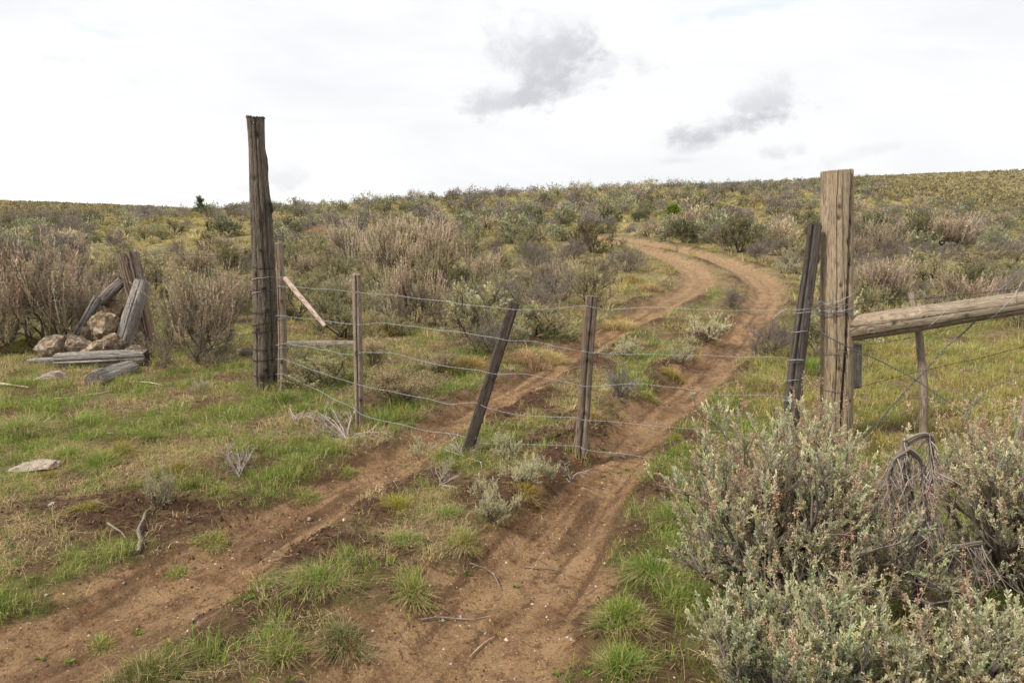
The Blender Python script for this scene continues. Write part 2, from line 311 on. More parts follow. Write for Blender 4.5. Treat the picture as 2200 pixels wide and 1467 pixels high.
def wood_mat(name, light, mid, dark, stain=None, stain_amt=.3, crack=.5, lichen=0.0, contrast=1.0, wave=0.0):
    """weathered timber: UV is metres round and along the log"""
    m, g, b, o = newmat(name); uvn = g.n('ShaderNodeUVMap').outputs[0]
    w = g.noise(g.map(uvn, (3, .8, 1)), 2.0, 3)
    wv = g.n('ShaderNodeVectorMath', operation='ADD'); g.put(wv.inputs[0], uvn)
    cb = g.n('ShaderNodeCombineXYZ'); g.put(cb.inputs[0], g.math('MULTIPLY', g.math('SUBTRACT', w, .5), .05 + wave)); g.put(wv.inputs[1], cb.outputs[0]); p = wv.outputs[0]
    fine = g.noise(g.map(p, (190, 13, 1)), 1, 5, .65); med = g.noise(g.map(p, (60, 3.2, 1), (4, 2, 0)), 1, 5, .65); big = g.noise(g.map(p, (9, 1.1, 1), (9, 1, 0)), 1, 4)
    c = g.mix(g.sstep(med, .5 - .22 / contrast, .5 + .22 / contrast), mid, light)
    c = g.mix(g.math('MULTIPLY', g.sstep(fine, .56, .36), .75), c, dark); c = g.mix(g.math('MULTIPLY', g.sstep(big, .50, .28), .4), c, dark)
    if stain: c = g.mix(g.math('MULTIPLY', g.sstep(g.noise(g.map(p, (26, .9, 1), (2, 7, 0)), 1, 5, .65), .48, .68), stain_amt), c, stain)
    rid = g.math('ABSOLUTE', g.math('SUBTRACT', g.noise(g.map(p, (48, 1.1, 1), (1, 3, 0)), 1, 3, .5), .5)); cr = g.math('MULTIPLY', g.sstep(rid, .004 + .012 * crack, .001), g.sstep(g.noise(g.map(p, (7, 1.7, 1), (6, 2, 0)), 1, 2), .46, .56))
    c = g.mix(g.math('MULTIPLY', cr, .85), c, tuple(q * .35 for q in dark))
    if lichen:
        l = g.sstep(g.noise(g.map(uvn, (40, 22, 1)), 1, 5, .7), .60, .66); l2 = g.sstep(g.noise(g.map(uvn, (4, 2, 1)), 1, 2), .42, .6)
        c = g.mix(g.math('MULTIPLY', g.math('MULTIPLY', l, l2), lichen), c, (.42, .40, .30))
    c = g.mix(1.0, g.mix(1.0, c, tint(g), 'MULTIPLY'), (.90, .87, .83), 'MULTIPLY')
    g.put(b.inputs['Base Color'], c); h = g.math('SUBTRACT', g.math('ADD', g.math('MULTIPLY', fine, .5), g.math('MULTIPLY', med, .6)), g.math('MULTIPLY', cr, 1.2))
    bp = g.n('ShaderNodeBump'); bp.inputs['Strength'].default_value = .9; bp.inputs['Distance'].default_value = .009; g.put(bp.inputs['Height'], h)
    g.nt.links.new(bp.outputs[0], b.inputs['Normal']); g.nt.links.new(b.outputs[0], o.inputs[0]); return m
M_OLD = wood_mat('old_post_wood', (.23, .19, .15), (.115, .092, .072), (.032, .025, .020), lichen=.9, crack=1.0)
M_STAY = wood_mat('grey_stay_wood', (.40, .335, .265), (.27, .215, .165), (.09, .068, .05), (.26, .15, .085), .3, .5)
M_BLACK = wood_mat('dark_stay_wood', (.125, .098, .080), (.068, .053, .044), (.020, .016, .013), crack=.5)
M_BROWN = wood_mat('brown_stay_wood', (.27, .21, .16), (.16, .122, .095), (.045, .034, .027), (.50, .40, .29), .6, .6)
M_TAN = wood_mat('tan_gate_post_wood', (.52, .425, .31), (.36, .28, .19), (.14, .095, .06), (.20, .13, .075), .6, 1.0)
M_PALE = wood_mat('pale_peeled_wood', (.78, .68, .61), (.62, .49, .42), (.25, .12, .08), (.42, .18, .09), .7, .6)
M_RAIL = wood_mat('brace_rail_wood', (.42, .35, .27), (.28, .225, .165), (.10, .075, .05), (.36, .21, .11), .25, .5, wave=.25)
M_SILVER = wood_mat('silver_grey_timber', (.42, .39, .36), (.25, .225, .205), (.065, .055, .05), crack=.7)
M_STUMP = wood_mat('split_stump_wood', (.46, .40, .34), (.25, .18, .13), (.06, .038, .028), (.26, .11, .04), .75, .8)
M_DARKEND = wood_mat('charred_stake_wood', (.15, .125, .11), (.080, .066, .058), (.020, .017, .015), (.24, .195, .16), .5, .8)
M_DEAD = wood_mat('dead_branch_wood', (.40, .35, .30), (.24, .20, .17), (.08, .06, .05), crack=.4)
def metal(name, col, rust, amt):
    m, g, b, o = newmat(name); t = g.n('ShaderNodeTexCoord').outputs['Object']; n = g.noise(t, 60, 3)
    g.put(b.inputs['Base Color'], g.mix(g.sstep(n, .62 - amt * .4, .75 - amt * .4), col, rust)); b.inputs['Metallic'].default_value = .35; b.inputs['Roughness'].default_value = .5
    g.nt.links.new(b.outputs[0], o.inputs[0]); return m
M_GALV = metal('galvanised_wire', (.43, .44, .46), (.30, .26, .23), .15); M_RUST = metal('rusty_wire', (.07, .042, .032), (.03, .017, .013), .5)
M_DULL = metal('dull_grey_wire', (.17, .17, .175), (.12, .10, .09), .35)
def rock_mat(name, base, warm, orange):
    m, g, b, o = newmat(name); t = g.n('ShaderNodeTexCoord').outputs['Object']
    c = g.mix(g.sstep(g.noise(t, 7, 6), .4, .62), base, warm); c = g.mix(g.sstep(g.noise(g.map(t, loc=(3, 1, 2)), 14, 6, .65), .53, .60), c, (.40, .35, .29))
    c = g.mix(g.math('MULTIPLY', g.sstep(g.noise(g.map(t, loc=(7, 1, 9)), 13, 6, .6), .62 - orange * .06, .67 - orange * .06), min(1, orange * 1.2)), c, (.42, .21, .06))
    c = g.mix(g.sstep(g.noise(t, 22, 6, .7), .42, .30), c, (.045, .03, .024)); g.put(b.inputs['Base Color'], c)
    bp = g.n('ShaderNodeBump'); bp.inputs['Distance'].default_value = .03; bp.inputs['Strength'].default_value = .9; g.put(bp.inputs['Height'], g.noise(t, 20, 8, .7)); g.nt.links.new(bp.outputs[0], b.inputs['Normal']); g.nt.links.new(b.outputs[0], o.inputs[0]); return m
M_ROCK = rock_mat('lichen_rock', (.16, .115, .07), (.34, .23, .13), .6); M_ROCK2 = rock_mat('brown_rock', (.15, .11, .075), (.31, .22, .14), .2); M_ROCK3 = rock_mat('pale_rock', (.36, .29, .24), (.44, .35, .28), 0)

def ground_mat():
    m, g, b, o = newmat('ground_soil'); ob = g.n('ShaderNodeTexCoord').outputs['Object']
    a = g.n('ShaderNodeAttribute', attribute_name='masks'); s = g.n('ShaderNodeSeparateColor'); g.put(s.inputs[0], a.outputs['Color']); dirt, dk, far = s.outputs
    a2 = g.n('ShaderNodeAttribute', attribute_name='masks2'); s2 = g.n('ShaderNodeSeparateColor'); g.put(s2.inputs[0], a2.outputs['Color']); patch, green, streak = s2.outputs
    n1 = g.noise(ob, 3, 8, .65); n2 = g.noise(ob, 16, 8, .7); n3 = g.noise(ob, 70, 6, .7); n4 = g.noise(ob, .35, 5)
    soil = g.mix(g.sstep(n1, .38, .62), (.24, .143, .079), (.38, .247, .140)); soil = g.mix(g.math('MULTIPLY', g.sstep(n2, .52, .34), .8), soil, (.105, .057, .031))
    soil = g.mix(g.math('MULTIPLY', g.sstep(n3, .53, .64), .6), soil, (.45, .33, .215)); soil = g.mix(g.math('MULTIPLY', g.sstep(n3, .46, .36), .75), soil, (.115, .064, .038))  # crevice shade painted into the soil: darker where the fine bump is low
    soil = g.mix(g.math('MULTIPLY', g.sstep(g.noise(g.map(ob, (1, 1, 1), (5, 9, 0)), 1.6, 6, .6), .52, .66), .6), soil, (.13, .08, .052))
    soil = g.mix(g.math('MULTIPLY', g.sstep(streak, .50, .28), .65), soil, (.095, .055, .034)); soil = g.mix(g.math('MULTIPLY', g.sstep(streak, .55, .85), .5), soil, (.40, .27, .165))
    soil = g.mix(g.math('MULTIPLY', far, .8), soil, g.mix(g.sstep(n2, .4, .62), (.27, .180, .108), (.41, .295, .185)))
    darks = g.mix(g.sstep(n2, .35, .62), (.058, .034, .023), (.14, .082, .053)); darks = g.mix(g.math('MULTIPLY', g.sstep(n3, .55, .66), .5), darks, (.16, .10, .065))
    litter = g.mix(g.sstep(n2, .38, .60), (.105, .068, .040), (.25, .185, .105)); litter = g.mix(g.math('MULTIPLY', g.sstep(n3, .5, .62), .6), litter, (.36, .29, .18))
    turf = g.mix(g.sstep(n2, .38, .62), (.075, .095, .020), (.17, .185, .055)); turf = g.mix(g.sstep(n1, .45, .65), turf, litter)
    veg = g.mix(g.sstep(g.math('ADD', n2, g.math('MULTIPLY', g.math('SUBTRACT', green, .5), .5)), .40, .58), litter, turf)
    veg = g.mix(g.math('MULTIPLY', patch, .85), veg, g.mix(.5, soil, darks))
    farv = g.mix(g.sstep(n4, .42, .58), (.25, .215, .11), (.36, .30, .165)); farv = g.mix(g.sstep(n1, .45, .62), farv, (.16, .15, .07)); farv = g.mix(g.math('MULTIPLY', g.sstep(n2, .55, .4), .6), farv, (.10, .085, .05))
    veg = g.mix(far, veg, farv); c = g.mix(dirt, veg, soil); c = g.mix(dk, c, darks); g.put(b.inputs['Base Color'], g.mix(1.0, c, (.92, .89, .83), 'MULTIPLY')); b.inputs['Roughness'].default_value = .97; b.inputs['Specular IOR Level'].default_value = .1
    bp = g.n('ShaderNodeBump'); bp.inputs['Distance'].default_value = .03; bp.inputs['Strength'].default_value = 1.0
    ra = g.n('ShaderNodeAttribute', attribute_name='rutst'); rs = g.n('ShaderNodeSeparateXYZ'); g.put(rs.inputs[0], ra.outputs['Vector']); S_, T_, m_ = rs.outputs
    lug = g.math('SINE', g.math('MULTIPLY', g.math('ADD', g.math('ADD', S_, g.math('MULTIPLY', g.noise(ob, 2.5, 3), .22)), g.math('MULTIPLY', g.math('ABSOLUTE', g.math('SUBTRACT', g.math('FRACT', g.math('MULTIPLY', T_, 4.2)), .5)), .14)), 2 * math.pi / .068))
    lug = g.math('MULTIPLY', g.math('MULTIPLY', g.sstep(lug, -.7, .6), m_), g.sstep(g.noise(ob, 1.9, 5, .65), .50, .60)); n5 = g.noise(ob, 190, 3, .6)
    g.put(bp.inputs['Height'], g.math('ADD', g.math('ADD', g.math('MULTIPLY', n2, .9), g.math('MULTIPLY', n3, .6)), g.math('ADD', g.math('MULTIPLY', lug, .42), g.math('MULTIPLY', n5, .25)))); g.nt.links.new(bp.outputs[0], b.inputs['Normal']); g.nt.links.new(b.outputs[0], o.inputs[0]); return m
M_GROUND = ground_mat()

# ------------------------------------------------------------------ ground sheet
ys = list(np.arange(-4, 8, .022)); s_ = .022
while ys[-1] < 700: s_ = min(s_ * 1.012, ys[-1] * .012 + .02) if ys[-1] < 30 else ys[-1] * .02; ys.append(ys[-1] + s_)
ys = np.array(ys); nc = 900; uu = np.linspace(-1.25, 1.25, nc)
GX = uu[None, :] * (np.maximum(ys, 1.5)[:, None] + 2.2); GY = np.broadcast_to(ys[:, None], GX.shape)
GX = GX.ravel(); GY = GY.ravel().copy(); zz, dirt, dkm, patch, green, _r = fields(GX, GY); streak = fields.streak
mb = MB(); r_, c_ = np.meshgrid(np.arange(len(ys) - 1), np.arange(nc - 1), indexing='ij'); i0 = (r_ * nc + c_).ravel()
mb.add(np.stack([GX, GY, zz], 1), np.stack([i0, i0 + 1, i0 + nc + 1, i0 + nc], 1))
me = mb.mesh('ground', M_GROUND, True)
for nm, cols in (('masks', (dirt, dkm, ss(GY, 9, 20))), ('masks2', (patch, green, streak))):
    at = me.attributes.new(nm, 'FLOAT_COLOR', 'POINT'); cc = np.ones((len(GX), 4), np.float32)
    for k in range(3): cc[:, k] = cols[k]
    at.data.foreach_set('color', cc.ravel())
at = me.attributes.new('rutst', 'FLOAT_VECTOR', 'POINT'); sl_, tl_, ml_, sr_, tr_, mr_ = _r; w_ = ml_ > mr_
at.data.foreach_set('vector', np.stack([np.where(w_, sl_, sr_), np.where(w_, tl_, tr_), np.maximum(ml_, mr_) * (1 - ss(GY, 9, 15))], 1).astype(np.float32).ravel())
tag(link('ground', me), 'rutted brown dirt and grassy sagebrush slope', 'ground', kind='structure')

# ------------------------------------------------------------------ logs, posts, wires
def noise2(a, b, s=0): return perlin(np.asarray(a, float) + s * 13.7, np.asarray(b, float) - s * 7.1)
def log_mb(pts, rad, seed=0, nu=40, step=.015, rough=.04, sq=2.0, knots=(), cracks=(), prof=None, asp=1.0, top='flat', ref=(0, -1, 0), bot='flat', spin=0.0, stretch=1.0, endv=.12):
    """tube along pts (radii rad) with knots, checks and rough ends. theta 90 degrees faces `ref`"""
    pts = np.asarray(pts, float); rad = np.asarray(rad, float); L = np.concatenate([[0], np.cumsum(np.linalg.norm(np.diff(pts, axis=0), axis=1))])
    ns = max(int(L[-1] / step), 4); s = np.linspace(0, L[-1], ns + 1); c = np.stack([np.interp(s, L, pts[:, k]) for k in range(3)], 1)
    if len(pts) > 2:
        for k in range(3):
            w = np.hanning(9)[1:-1]; w /= w.sum(); q = np.convolve(np.pad(c[:, k], 3, mode='edge'), w, 'valid'); q[0], q[-1] = c[0, k], c[-1, k]; c[:, k] = q
    R = np.interp(s, L, rad); T = norm(np.gradient(c, axis=0)); rf = np.asarray(ref, float)
    e2 = norm(rf[None] - (T @ rf)[:, None] * T); e1 = np.cross(e2, T) * -1; e1 = norm(e1)
    if e1[0, 0] < 0 and abs(e1[0, 0]) > .3: e1 = -e1
    th = np.arange(nu) / nu * 2 * math.pi; TH, S = np.meshgrid(th, s); ct, st = np.cos(TH + spin), np.sin(TH + spin)
    sup = (np.abs(ct) ** sq + np.abs(st) ** sq) ** (-1 / sq) if sq != 2 else np.ones_like(TH)
    m = float(rad.mean()); ax = np.cos(TH) * 2.2; ay = np.sin(TH) * 2.2
    n = noise2(ax * 1.3 + seed, ay * 1.3 + S * 2.5 * stretch, seed) * .8 + noise2(ax * 4 + seed, ay * 4 + S * 1.3, seed + 1) * .5 + noise2(ax * 9 + 3, ay * 9 + S * 5 + seed, seed + 2) * .25 + noise2(ax * 5.5 + 9, ay * 5.5 + S * .9 + seed, seed + 7) * .75
    rr = R[:, None] * sup * (1 + rough * n)
    colr = np.ones((ns + 1, nu))
    for (kt, ks, kr, ka) in knots:
        dth = (TH - math.radians(kt) + math.pi) % (2 * math.pi) - math.pi; d2 = (dth * m / kr) ** 2 + ((S - ks) / kr / 1.2) ** 2; rr = rr + ka * np.exp(-d2)
        if ka > 0: rr = rr - ka * .9 * np.exp(-d2 * 7)
        colr = colr * (1 - .85 * np.exp(-d2 * 1.6))
    for (t0, t1, cd, cw) in cracks:
        tc_ = np.radians(t0 + (t1 - t0) * S / L[-1]) + .10 * noise2(S * 2.5, S * 0, seed + 5) + .03 * noise2(S * 11, S * 0, seed + 6)
        dth = (TH - tc_ + math.pi) % (2 * math.pi) - math.pi; w = np.exp(-(dth * m / cw) ** 2); rr = rr - cd * w; colr = colr * (1 - .85 * w)
    off = e1[:, None] * (ct * rr)[..., None] * asp + e2[:, None] * (st * rr)[..., None]; V = c[:, None] + off
    if top == 'jag': V[-1] += T[-1] * (np.abs(noise2(ax[-1] * 3, ay[-1] * 3, seed + 9)) * m * 1.2)[:, None]; 
    mb = MB(); i, j = np.meshgrid(np.arange(ns), np.arange(nu), indexing='ij'); a = (i * nu + j).ravel(); b = (i * nu + (j + 1) % nu).ravel()
    cols = np.repeat(colr.reshape(-1, 1), 3, 1); UVs = np.stack([TH * m, S + seed * 1.37], -1).reshape(-1, 2)
    mb.add(V.reshape(-1, 3), np.stack([a, b, b + nu, a + nu], 1), col=cols, uv=UVs)
    for end, sg in ((0, -1), (ns, 1)):
        ring = V[end]; cen = ring.mean(0); bul = T[end] * sg; mode = top if sg > 0 else bot; rings = [ring]
        if mode == 'lip': prof_ = [(1.05, -.02), (1.07, .05), (.9, .06), (.5, -.02), (.2, -.02)]
        elif mode == 'round': prof_ = [(.93, .10), (.78, .22), (.5, .36), (.2, .44)]
        elif mode == 'jag': prof_ = [(.8, -.1), (.5, -.25), (.2, -.15)]
        else: prof_ = [(.94, .02), (.6, .02), (.25, .015)]
        for f, h in prof_: rings.append(cen + (ring - cen) * f + bul * h * m + (bul[None] * (noise2(np.arange(nu) * .8, np.arange(nu) * 0 + f * 3, seed + 3) * m * (.12 if mode == 'flat' else .3))[:, None]))
        vv = np.concatenate(rings + [cen[None] + bul * prof_[-1][1] * m]); k = np.arange(nu); k2 = (k + 1) % nu; q = []
        for r in range(len(rings) - 1): q.append(np.stack([k + r * nu, k2 + r * nu, k2 + (r + 1) * nu, k + (r + 1) * nu], 1))
        lr = (len(rings) - 1) * nu; t = np.stack([k + lr, k2 + lr, np.full(nu, len(rings) * nu)], 1)
        rad_ = np.concatenate([np.linalg.norm(r - cen, axis=1) for r in rings] + [[0]]); ang = np.concatenate([th] * len(rings) + [[0]])
        mb.add(vv, np.concatenate(q), t, col=(.8, .78, .76), uv=np.stack([rad_ * 1.0 + seed, ang * .05], 1))
    return mb
def post(name, bottom, topp, rb, rt, mat, parent=None, sink=.15, mids=(), **k):
    """log from the ground to a point; origin at its base"""
    b = np.array(bottom, float); t = np.array(topp, float); d = norm(t - b); pts = [b - d * sink] + [b] + [np.array(m) for m in mids] + [t]
    rs = [rb * 1.02, rb] + [rb + (rt - rb) * (i + 1) / (len(mids) + 1) for i in range(len(mids))] + [rt]
    if 'radii' in k: rs = [rb] + list(k.pop('radii'))
    m = log_mb([p - b for p in pts], rs, **k)
    base = np.zeros(3) if parent is None else np.array(parent.location); return link(name, m.mesh(name, mat, True), parent, tuple(b - base))
def resample(pts, step):
    pts = np.asarray(pts, float); n = len(pts); out = []
    for i in range(n - 1):
        p0 = pts[max(i - 1, 0)]; p1 = pts[i]; p2 = pts[i + 1]; p3 = pts[min(i + 2, n - 1)]; k = max(2, int(np.linalg.norm(p2 - p1) / step))
        f = np.linspace(0, 1, k, endpoint=False)[:, None]; out.append(0.5 * ((2 * p1) + (-p0 + p2) * f + (2 * p0 - 5 * p1 + 4 * p2 - p3) * f * f + (-p0 + 3 * p1 - 3 * p2 + p3) * f ** 3))
    return np.concatenate(out + [pts[-1:]])
def tube(mb, p, r, sides=5, col=(1, 1, 1), mi=0):
    T = norm(np.gradient(p, axis=0)); a = np.array([.31, .2, .93]); e1 = norm(np.cross(T, a)); e2 = np.cross(T, e1); th = np.arange(sides) * 2 * math.pi / sides
    r = np.broadcast_to(r, (len(p),)); V = p[:, None] + (e1[:, None] * np.cos(th)[None, :, None] + e2[:, None] * np.sin(th)[None, :, None]) * r[:, None, None]
    i, j = np.meshgrid(np.arange(len(p) - 1), np.arange(sides), indexing='ij'); a_ = (i * sides + j).ravel(); b_ = (i * sides + (j + 1) % sides).ravel()
    mb.add(V.reshape(-1, 3), np.stack([a_, b_, b_ + sides, a_ + sides], 1), col=col, mi=mi)
def strand_mb(pts, seed=0, barb=.125, r=.00105, twist=.055, wob=.006, double=True):
    rg = np.random.default_rng(seed + 100); p = resample(pts, .0115); n = len(p); s = np.arange(n) * .0115
    w = np.stack([noise2(s * 3.1, s * 0, seed), noise2(s * 2.7, s * 0, seed + 4), noise2(s * 3.4, s * 0, seed + 8) * 1.2], 1) * wob * 2.2; e = np.minimum(1, np.minimum(s, s[-1] - s) / .1)[:, None]; p = p + w * e
    T = norm(np.gradient(p, axis=0)); e1 = norm(np.cross(T, [0, 0, 1.])); e2 = np.cross(T, e1); mb = MB(); ph = s * 2 * math.pi / twist
    if double:
        for k in (0, math.pi): tube(mb, p + (e1 * np.cos(ph + k)[:, None] + e2 * np.sin(ph + k)[:, None]) * r * 1.05, r, 4)
    else: tube(mb, p, r, 5)
    if barb:
        idx = np.arange(int(rg.uniform(2, 8)), n - 2, max(2, int(barb / .0115)))
        c = p[idx]; t = T[idx]; a = e1[idx]; b = e2[idx]; q = rg.uniform(0, 2 * math.pi, len(idx))[:, None]
        for k in range(4):
            dd = (a * np.cos(q + k * 1.57) + b * np.sin(q + k * 1.57)) + t * (.5 if k % 2 else -.5); segs(mb, c + t * (.003 if k < 2 else -.003), c + norm(dd) * .0135, r * .95, r * .35, (1, 1, 1), 3)
        for o in (-.0035, 0, .0035): 
            th = np.linspace(0, 2 * math.pi, 7)
            for k in range(6): segs(mb, c + t * o + (a * math.cos(th[k]) + b * math.sin(th[k])) * r * 2.4, c + t * (o + .001) + (a * math.cos(th[k + 1]) + b * math.sin(th[k + 1])) * r * 2.4, r * .8, r * .8, (1, 1, 1), 3)
    return mb
def ring_mb(c, rx, ry, tilt=(0, 0), r=.0016, a0=0, a1=360, seed=0, ax=None):
    th = np.radians(np.linspace(a0, a1, 60)); p = np.stack([np.cos(th) * rx, -np.sin(th) * ry, np.cos(th) * tilt[0] + np.sin(th) * tilt[1] + noise2(th * 1.5, th * 0, seed) * .006], 1) + np.asarray(c)
    mb = MB(); tube(mb, p, r, 5); return mb

# --- tall old gate post, left
dL = float(G(572, 832)[1]); bL = G(572, 832)
tL = P(549, 254, dL + .0); hL = tL[2] - bL[2]; pxm = dL / F
def LP(x, y): return P(x, y, dL)
t_post = thing('gate_post', bL, 'tallest weathered dark grey gate post, rough and knotty, ringed with old wire', 'fence post')
mids = [LP(571, 740), LP(569, 640), LP(566, 560), LP(561, 470), LP(556, 390), LP(552, 320)]
o = post('post_shaft', bL, tL, 27 * pxm, 16 * pxm, M_OLD, t_post, mids=mids, radii=[27.5 * pxm, 26 * pxm, 24.5 * pxm, 23 * pxm, 21.5 * pxm, 19.2 * pxm, 16 * pxm, 17.5 * pxm], seed=2, nu=64, rough=.10, step=.012,
         knots=[(70, .5 * .7, .03, .014), (105, .75, .035, .012), (15, 1.95, .05, .028), (10, 1.90, .03, .02), (350, 2.35, .07, .02), (80, 1.52, .022, .01), (75, 1.15, .03, .012), (110, 1.3, .02, .008), (60, 2.6, .03, -.012), (100, 2.2, .03, -.008), (85, .28, .03, .012), (60, .95, .02, .01)],
         cracks=[(60, 75, .008, .005), (115, 100, .006, .004), (35, 50, .006, .004)], top='lip')
for k, (py, ti, mt) in enumerate([(573, -.012, 0), (620, -.008, 0), (627, .02, 1), (598, .015, 1), (670, .003, 0), (696, .02, 0), (711, .008, 0), (746, -.008, 0), (770, .004, 0), (802, -.01, 0)]):
    xx = 571 - (832 - py) * .02; p = LP(xx, py); hr = (27 - (832 - py) * .018) * pxm
    link('wire_loop', ring_mb(p - bL, hr + .009, hr + .009, (ti, ti * .7), .0024 if mt else .0032, seed=k).mesh('wire_loop', M_GALV if mt else M_RUST), t_post)
# --- wire gate: end stake on the left, three stays, dark end stake on the right, five strands
gate = thing('wire_gate', G(1100, 960), 'sagging five strand wire gate across the ruts, held upright by wooden stays', 'gate')
gl = np.array(gate.location)
def gp(label, *a, **k): o = post(*a, parent=gate, **k); o['label'] = label; return o
d1 = dL - .10; b1 = G(606, 828); b1 = P(606, 829, d1)
gp('slim grey end stake tied to the tall post', 'end_stake', b1, P(599, 524, d1), 9.5 * d1 / F, 7.5 * d1 / F, M_STAY, sink=.05, mids=[P(607, 720, d1), P(604, 610, d1)], seed=4, rough=.08, cracks=[(120, 130, .02, .008)], top='round', knots=[(80, .3, .02, .006), (70, .9, .02, .006)])
d2 = 5.62; d3 = float(G(1000, 975)[1]); d4 = float(G(1247, 977)[1]); d5 = 5.12; d6 = 5.2
gp('upright pale grey wooden stay with a rounded top', 'gate_stay', P(773, 930, d2), P(766, 591, d2), 9.5 * d2 / F, 9.5 * d2 / F, M_STAY, sink=.0, mids=[P(771, 820, d2), P(768, 700, d2)], seed=6, rough=.07, sq=2.6, cracks=[(95, 85, .010, .005)], top='round', knots=[(100, .7, .018, .006), (60, .3, .02, .005)])
gp('leaning black squared stay', 'gate_stay', P(1003, 972, d3), P(1105, 650, d3 + .02), 12.5 * d3 / F, 11 * d3 / F, M_BLACK, sink=.03, seed=8, sq=7, rough=.015, spin=.45, nu=48)
gp('brown squared stay with a pale split face', 'gate_stay', P(1247, 975, d4), P(1272, 636, d4), 14 * d4 / F, 12.5 * d4 / F, M_BROWN, sink=.02, mids=[P(1256, 850, d4), P(1264, 730, d4)], seed=11, sq=5, rough=.035, spin=.25, nu=48, knots=[(70, .35, .02, .008), (80, .75, .018, .006), (75, .95, .02, .006)], cracks=[(80, 70, .008, .006)])
gp('charred leaning end stake beside the tan gate post', 'end_stake', P(1694, 950, d5), P(1751, 487, d5 + .05), 17 * d5 / F, 13 * d5 / F, M_DARKEND, sink=.12, mids=[P(1706, 830, d5), P(1722, 700, d5), P(1738, 590, d5 + .03)], seed=13, rough=.07, sq=2.5, cracks=[(120, 135, .022, .008)], knots=[(80, 1.25, .012, -.006), (20, .55, .05, .012), (340, .35, .04, .01)], nu=48, top='jag')
def gdep(px): return float(np.interp(px, [545, 605, 768, 1050, 1260, 1697, 1795], [dL - .2, d1 - .06, d2 - .06, d3 - .07, d4 - .08, d5 - .08, d6 - .1]))
def strand(pxs, seed, label, **k):
    pts = np.array([P(x, y, gdep(x)) for x, y in pxs]) - gl
    o = link('wire_strand', strand_mb(pts, seed, **k).mesh('wire_strand', M_GALV), gate); o['label'] = label
strand([(592, 612), (606, 616), (680, 620), (755, 626), (784, 629), (900, 641), (1010, 655), (1090, 664), (1122, 666), (1190, 664), (1256, 659), (1292, 663), (1400, 661), (1520, 666), (1640, 667), (1715, 665), (1745, 662)], 1, 'top strand of the gate')
strand([(592, 678), (612, 680), (690, 688), (757, 697), (780, 697), (830, 695), (900, 703), (990, 714), (1068, 727), (1090, 731), (1150, 734), (1252, 756), (1280, 759), (1400, 761), (1520, 765), (1630, 766), (1700, 772), (1728, 774)], 2, 'second strand from the top')
strand([(592, 742), (614, 738), (640, 742), (700, 752), (757, 762), (782, 757), (850, 760), (920, 778), (1046, 800), (1066, 803), (1120, 801), (1180, 815), (1240, 826), (1270, 829), (1400, 827), (1560, 848), (1640, 848), (1695, 853)], 3, 'middle strand of the gate')
strand([(592, 772), (614, 774), (700, 805), (757, 822), (784, 830), (900, 853), (968, 868), (1020, 865), (1048, 876), (1100, 888), (1180, 896), (1236, 895), (1266, 903), (1400, 914), (1460, 918), (1560, 928), (1672, 935)], 4, 'fourth strand from the top')
strand([(592, 804), (614, 804), (680, 838), (757, 876), (787, 893), (900, 922), (988, 936), (1032, 951), (1120, 956), (1234, 957), (1262, 966), (1340, 975), (1420, 984), (1540, 980), (1650, 990)], 5, 'lowest strand of the gate')
for (x, y, d, rr) in [(604, 597, d1, .045), (606, 616, d1, .043), (607, 679, d1, .044), (608, 685, d1, .044), (608, 740, d1, .044), (608, 748, d1, .044), (609, 772, d1, .044), (609, 803, d1, .044),
                      (1727, 663, d5, .062), (1727, 671, d5, .062), (1718, 712, d5, .060), (1710, 772, d5, .060), (1709, 777, d5, .061), (1703, 815, d5, .06), (1699, 852, d5, .06), (1698, 857, d5, .061)]:
    link('tie_wire', ring_mb(P(x, y, d) - gl, rr, rr, (.006, .01), .0017, seed=x % 17 + int(y) % 5).mesh('tie_wire', M_GALV if x < 900 or y % 3 else M_DULL), gate)
# peeled stick hanging from the left end stake
a = P(612, 597, d1 - .08); b = P(698, 700, d1 - .25)
st = thing('lever_stick', (a + b) / 2, 'peeled reddish white stick slanting down beside the tall post', 'stick')
m = log_mb([b - (a + b) / 2, (b - (a + b) / 2) * .4, (a - (a + b) / 2) * .4 + [0, 0, -.004], a - (a + b) / 2], [3.8 * d1 / F, 4.6 * d1 / F, 5.4 * d1 / F, 5 * d1 / F], seed=15, rough=.14, nu=24, step=.01)
mbk = m
for k, t in enumerate((.15, .3, .52, .62, .8)):
    q = (b - (a + b) / 2) * (1 - 2 * t) * .95; tube(mbk, np.array([q + [.0, -.022, 0], q + [.02, -.03, -.015], q + [.045, -.032, -.02 - .01 * (k % 2)]]), [.006, .004, .001], 4, col=(.9, .8, .7))
link('peeled_wood', m.mesh('stick', M_PALE, True), st)
a = P(608, 594, d1 - .03); tag(link('wire_hook', strand_mb(np.array([P(609, 572, d1 - .05), P(614, 577, d1 - .07), P(614, 590, d1 - .08), P(608, 597, d1 - .06), P(592, 600, d1 - .06)]) - a, 31, barb=0, double=False, wob=.001).mesh('wire_hook', M_GALV), None, tuple(a)), 'small bright wire hook looped at the head of the peeled stick', 'wire')

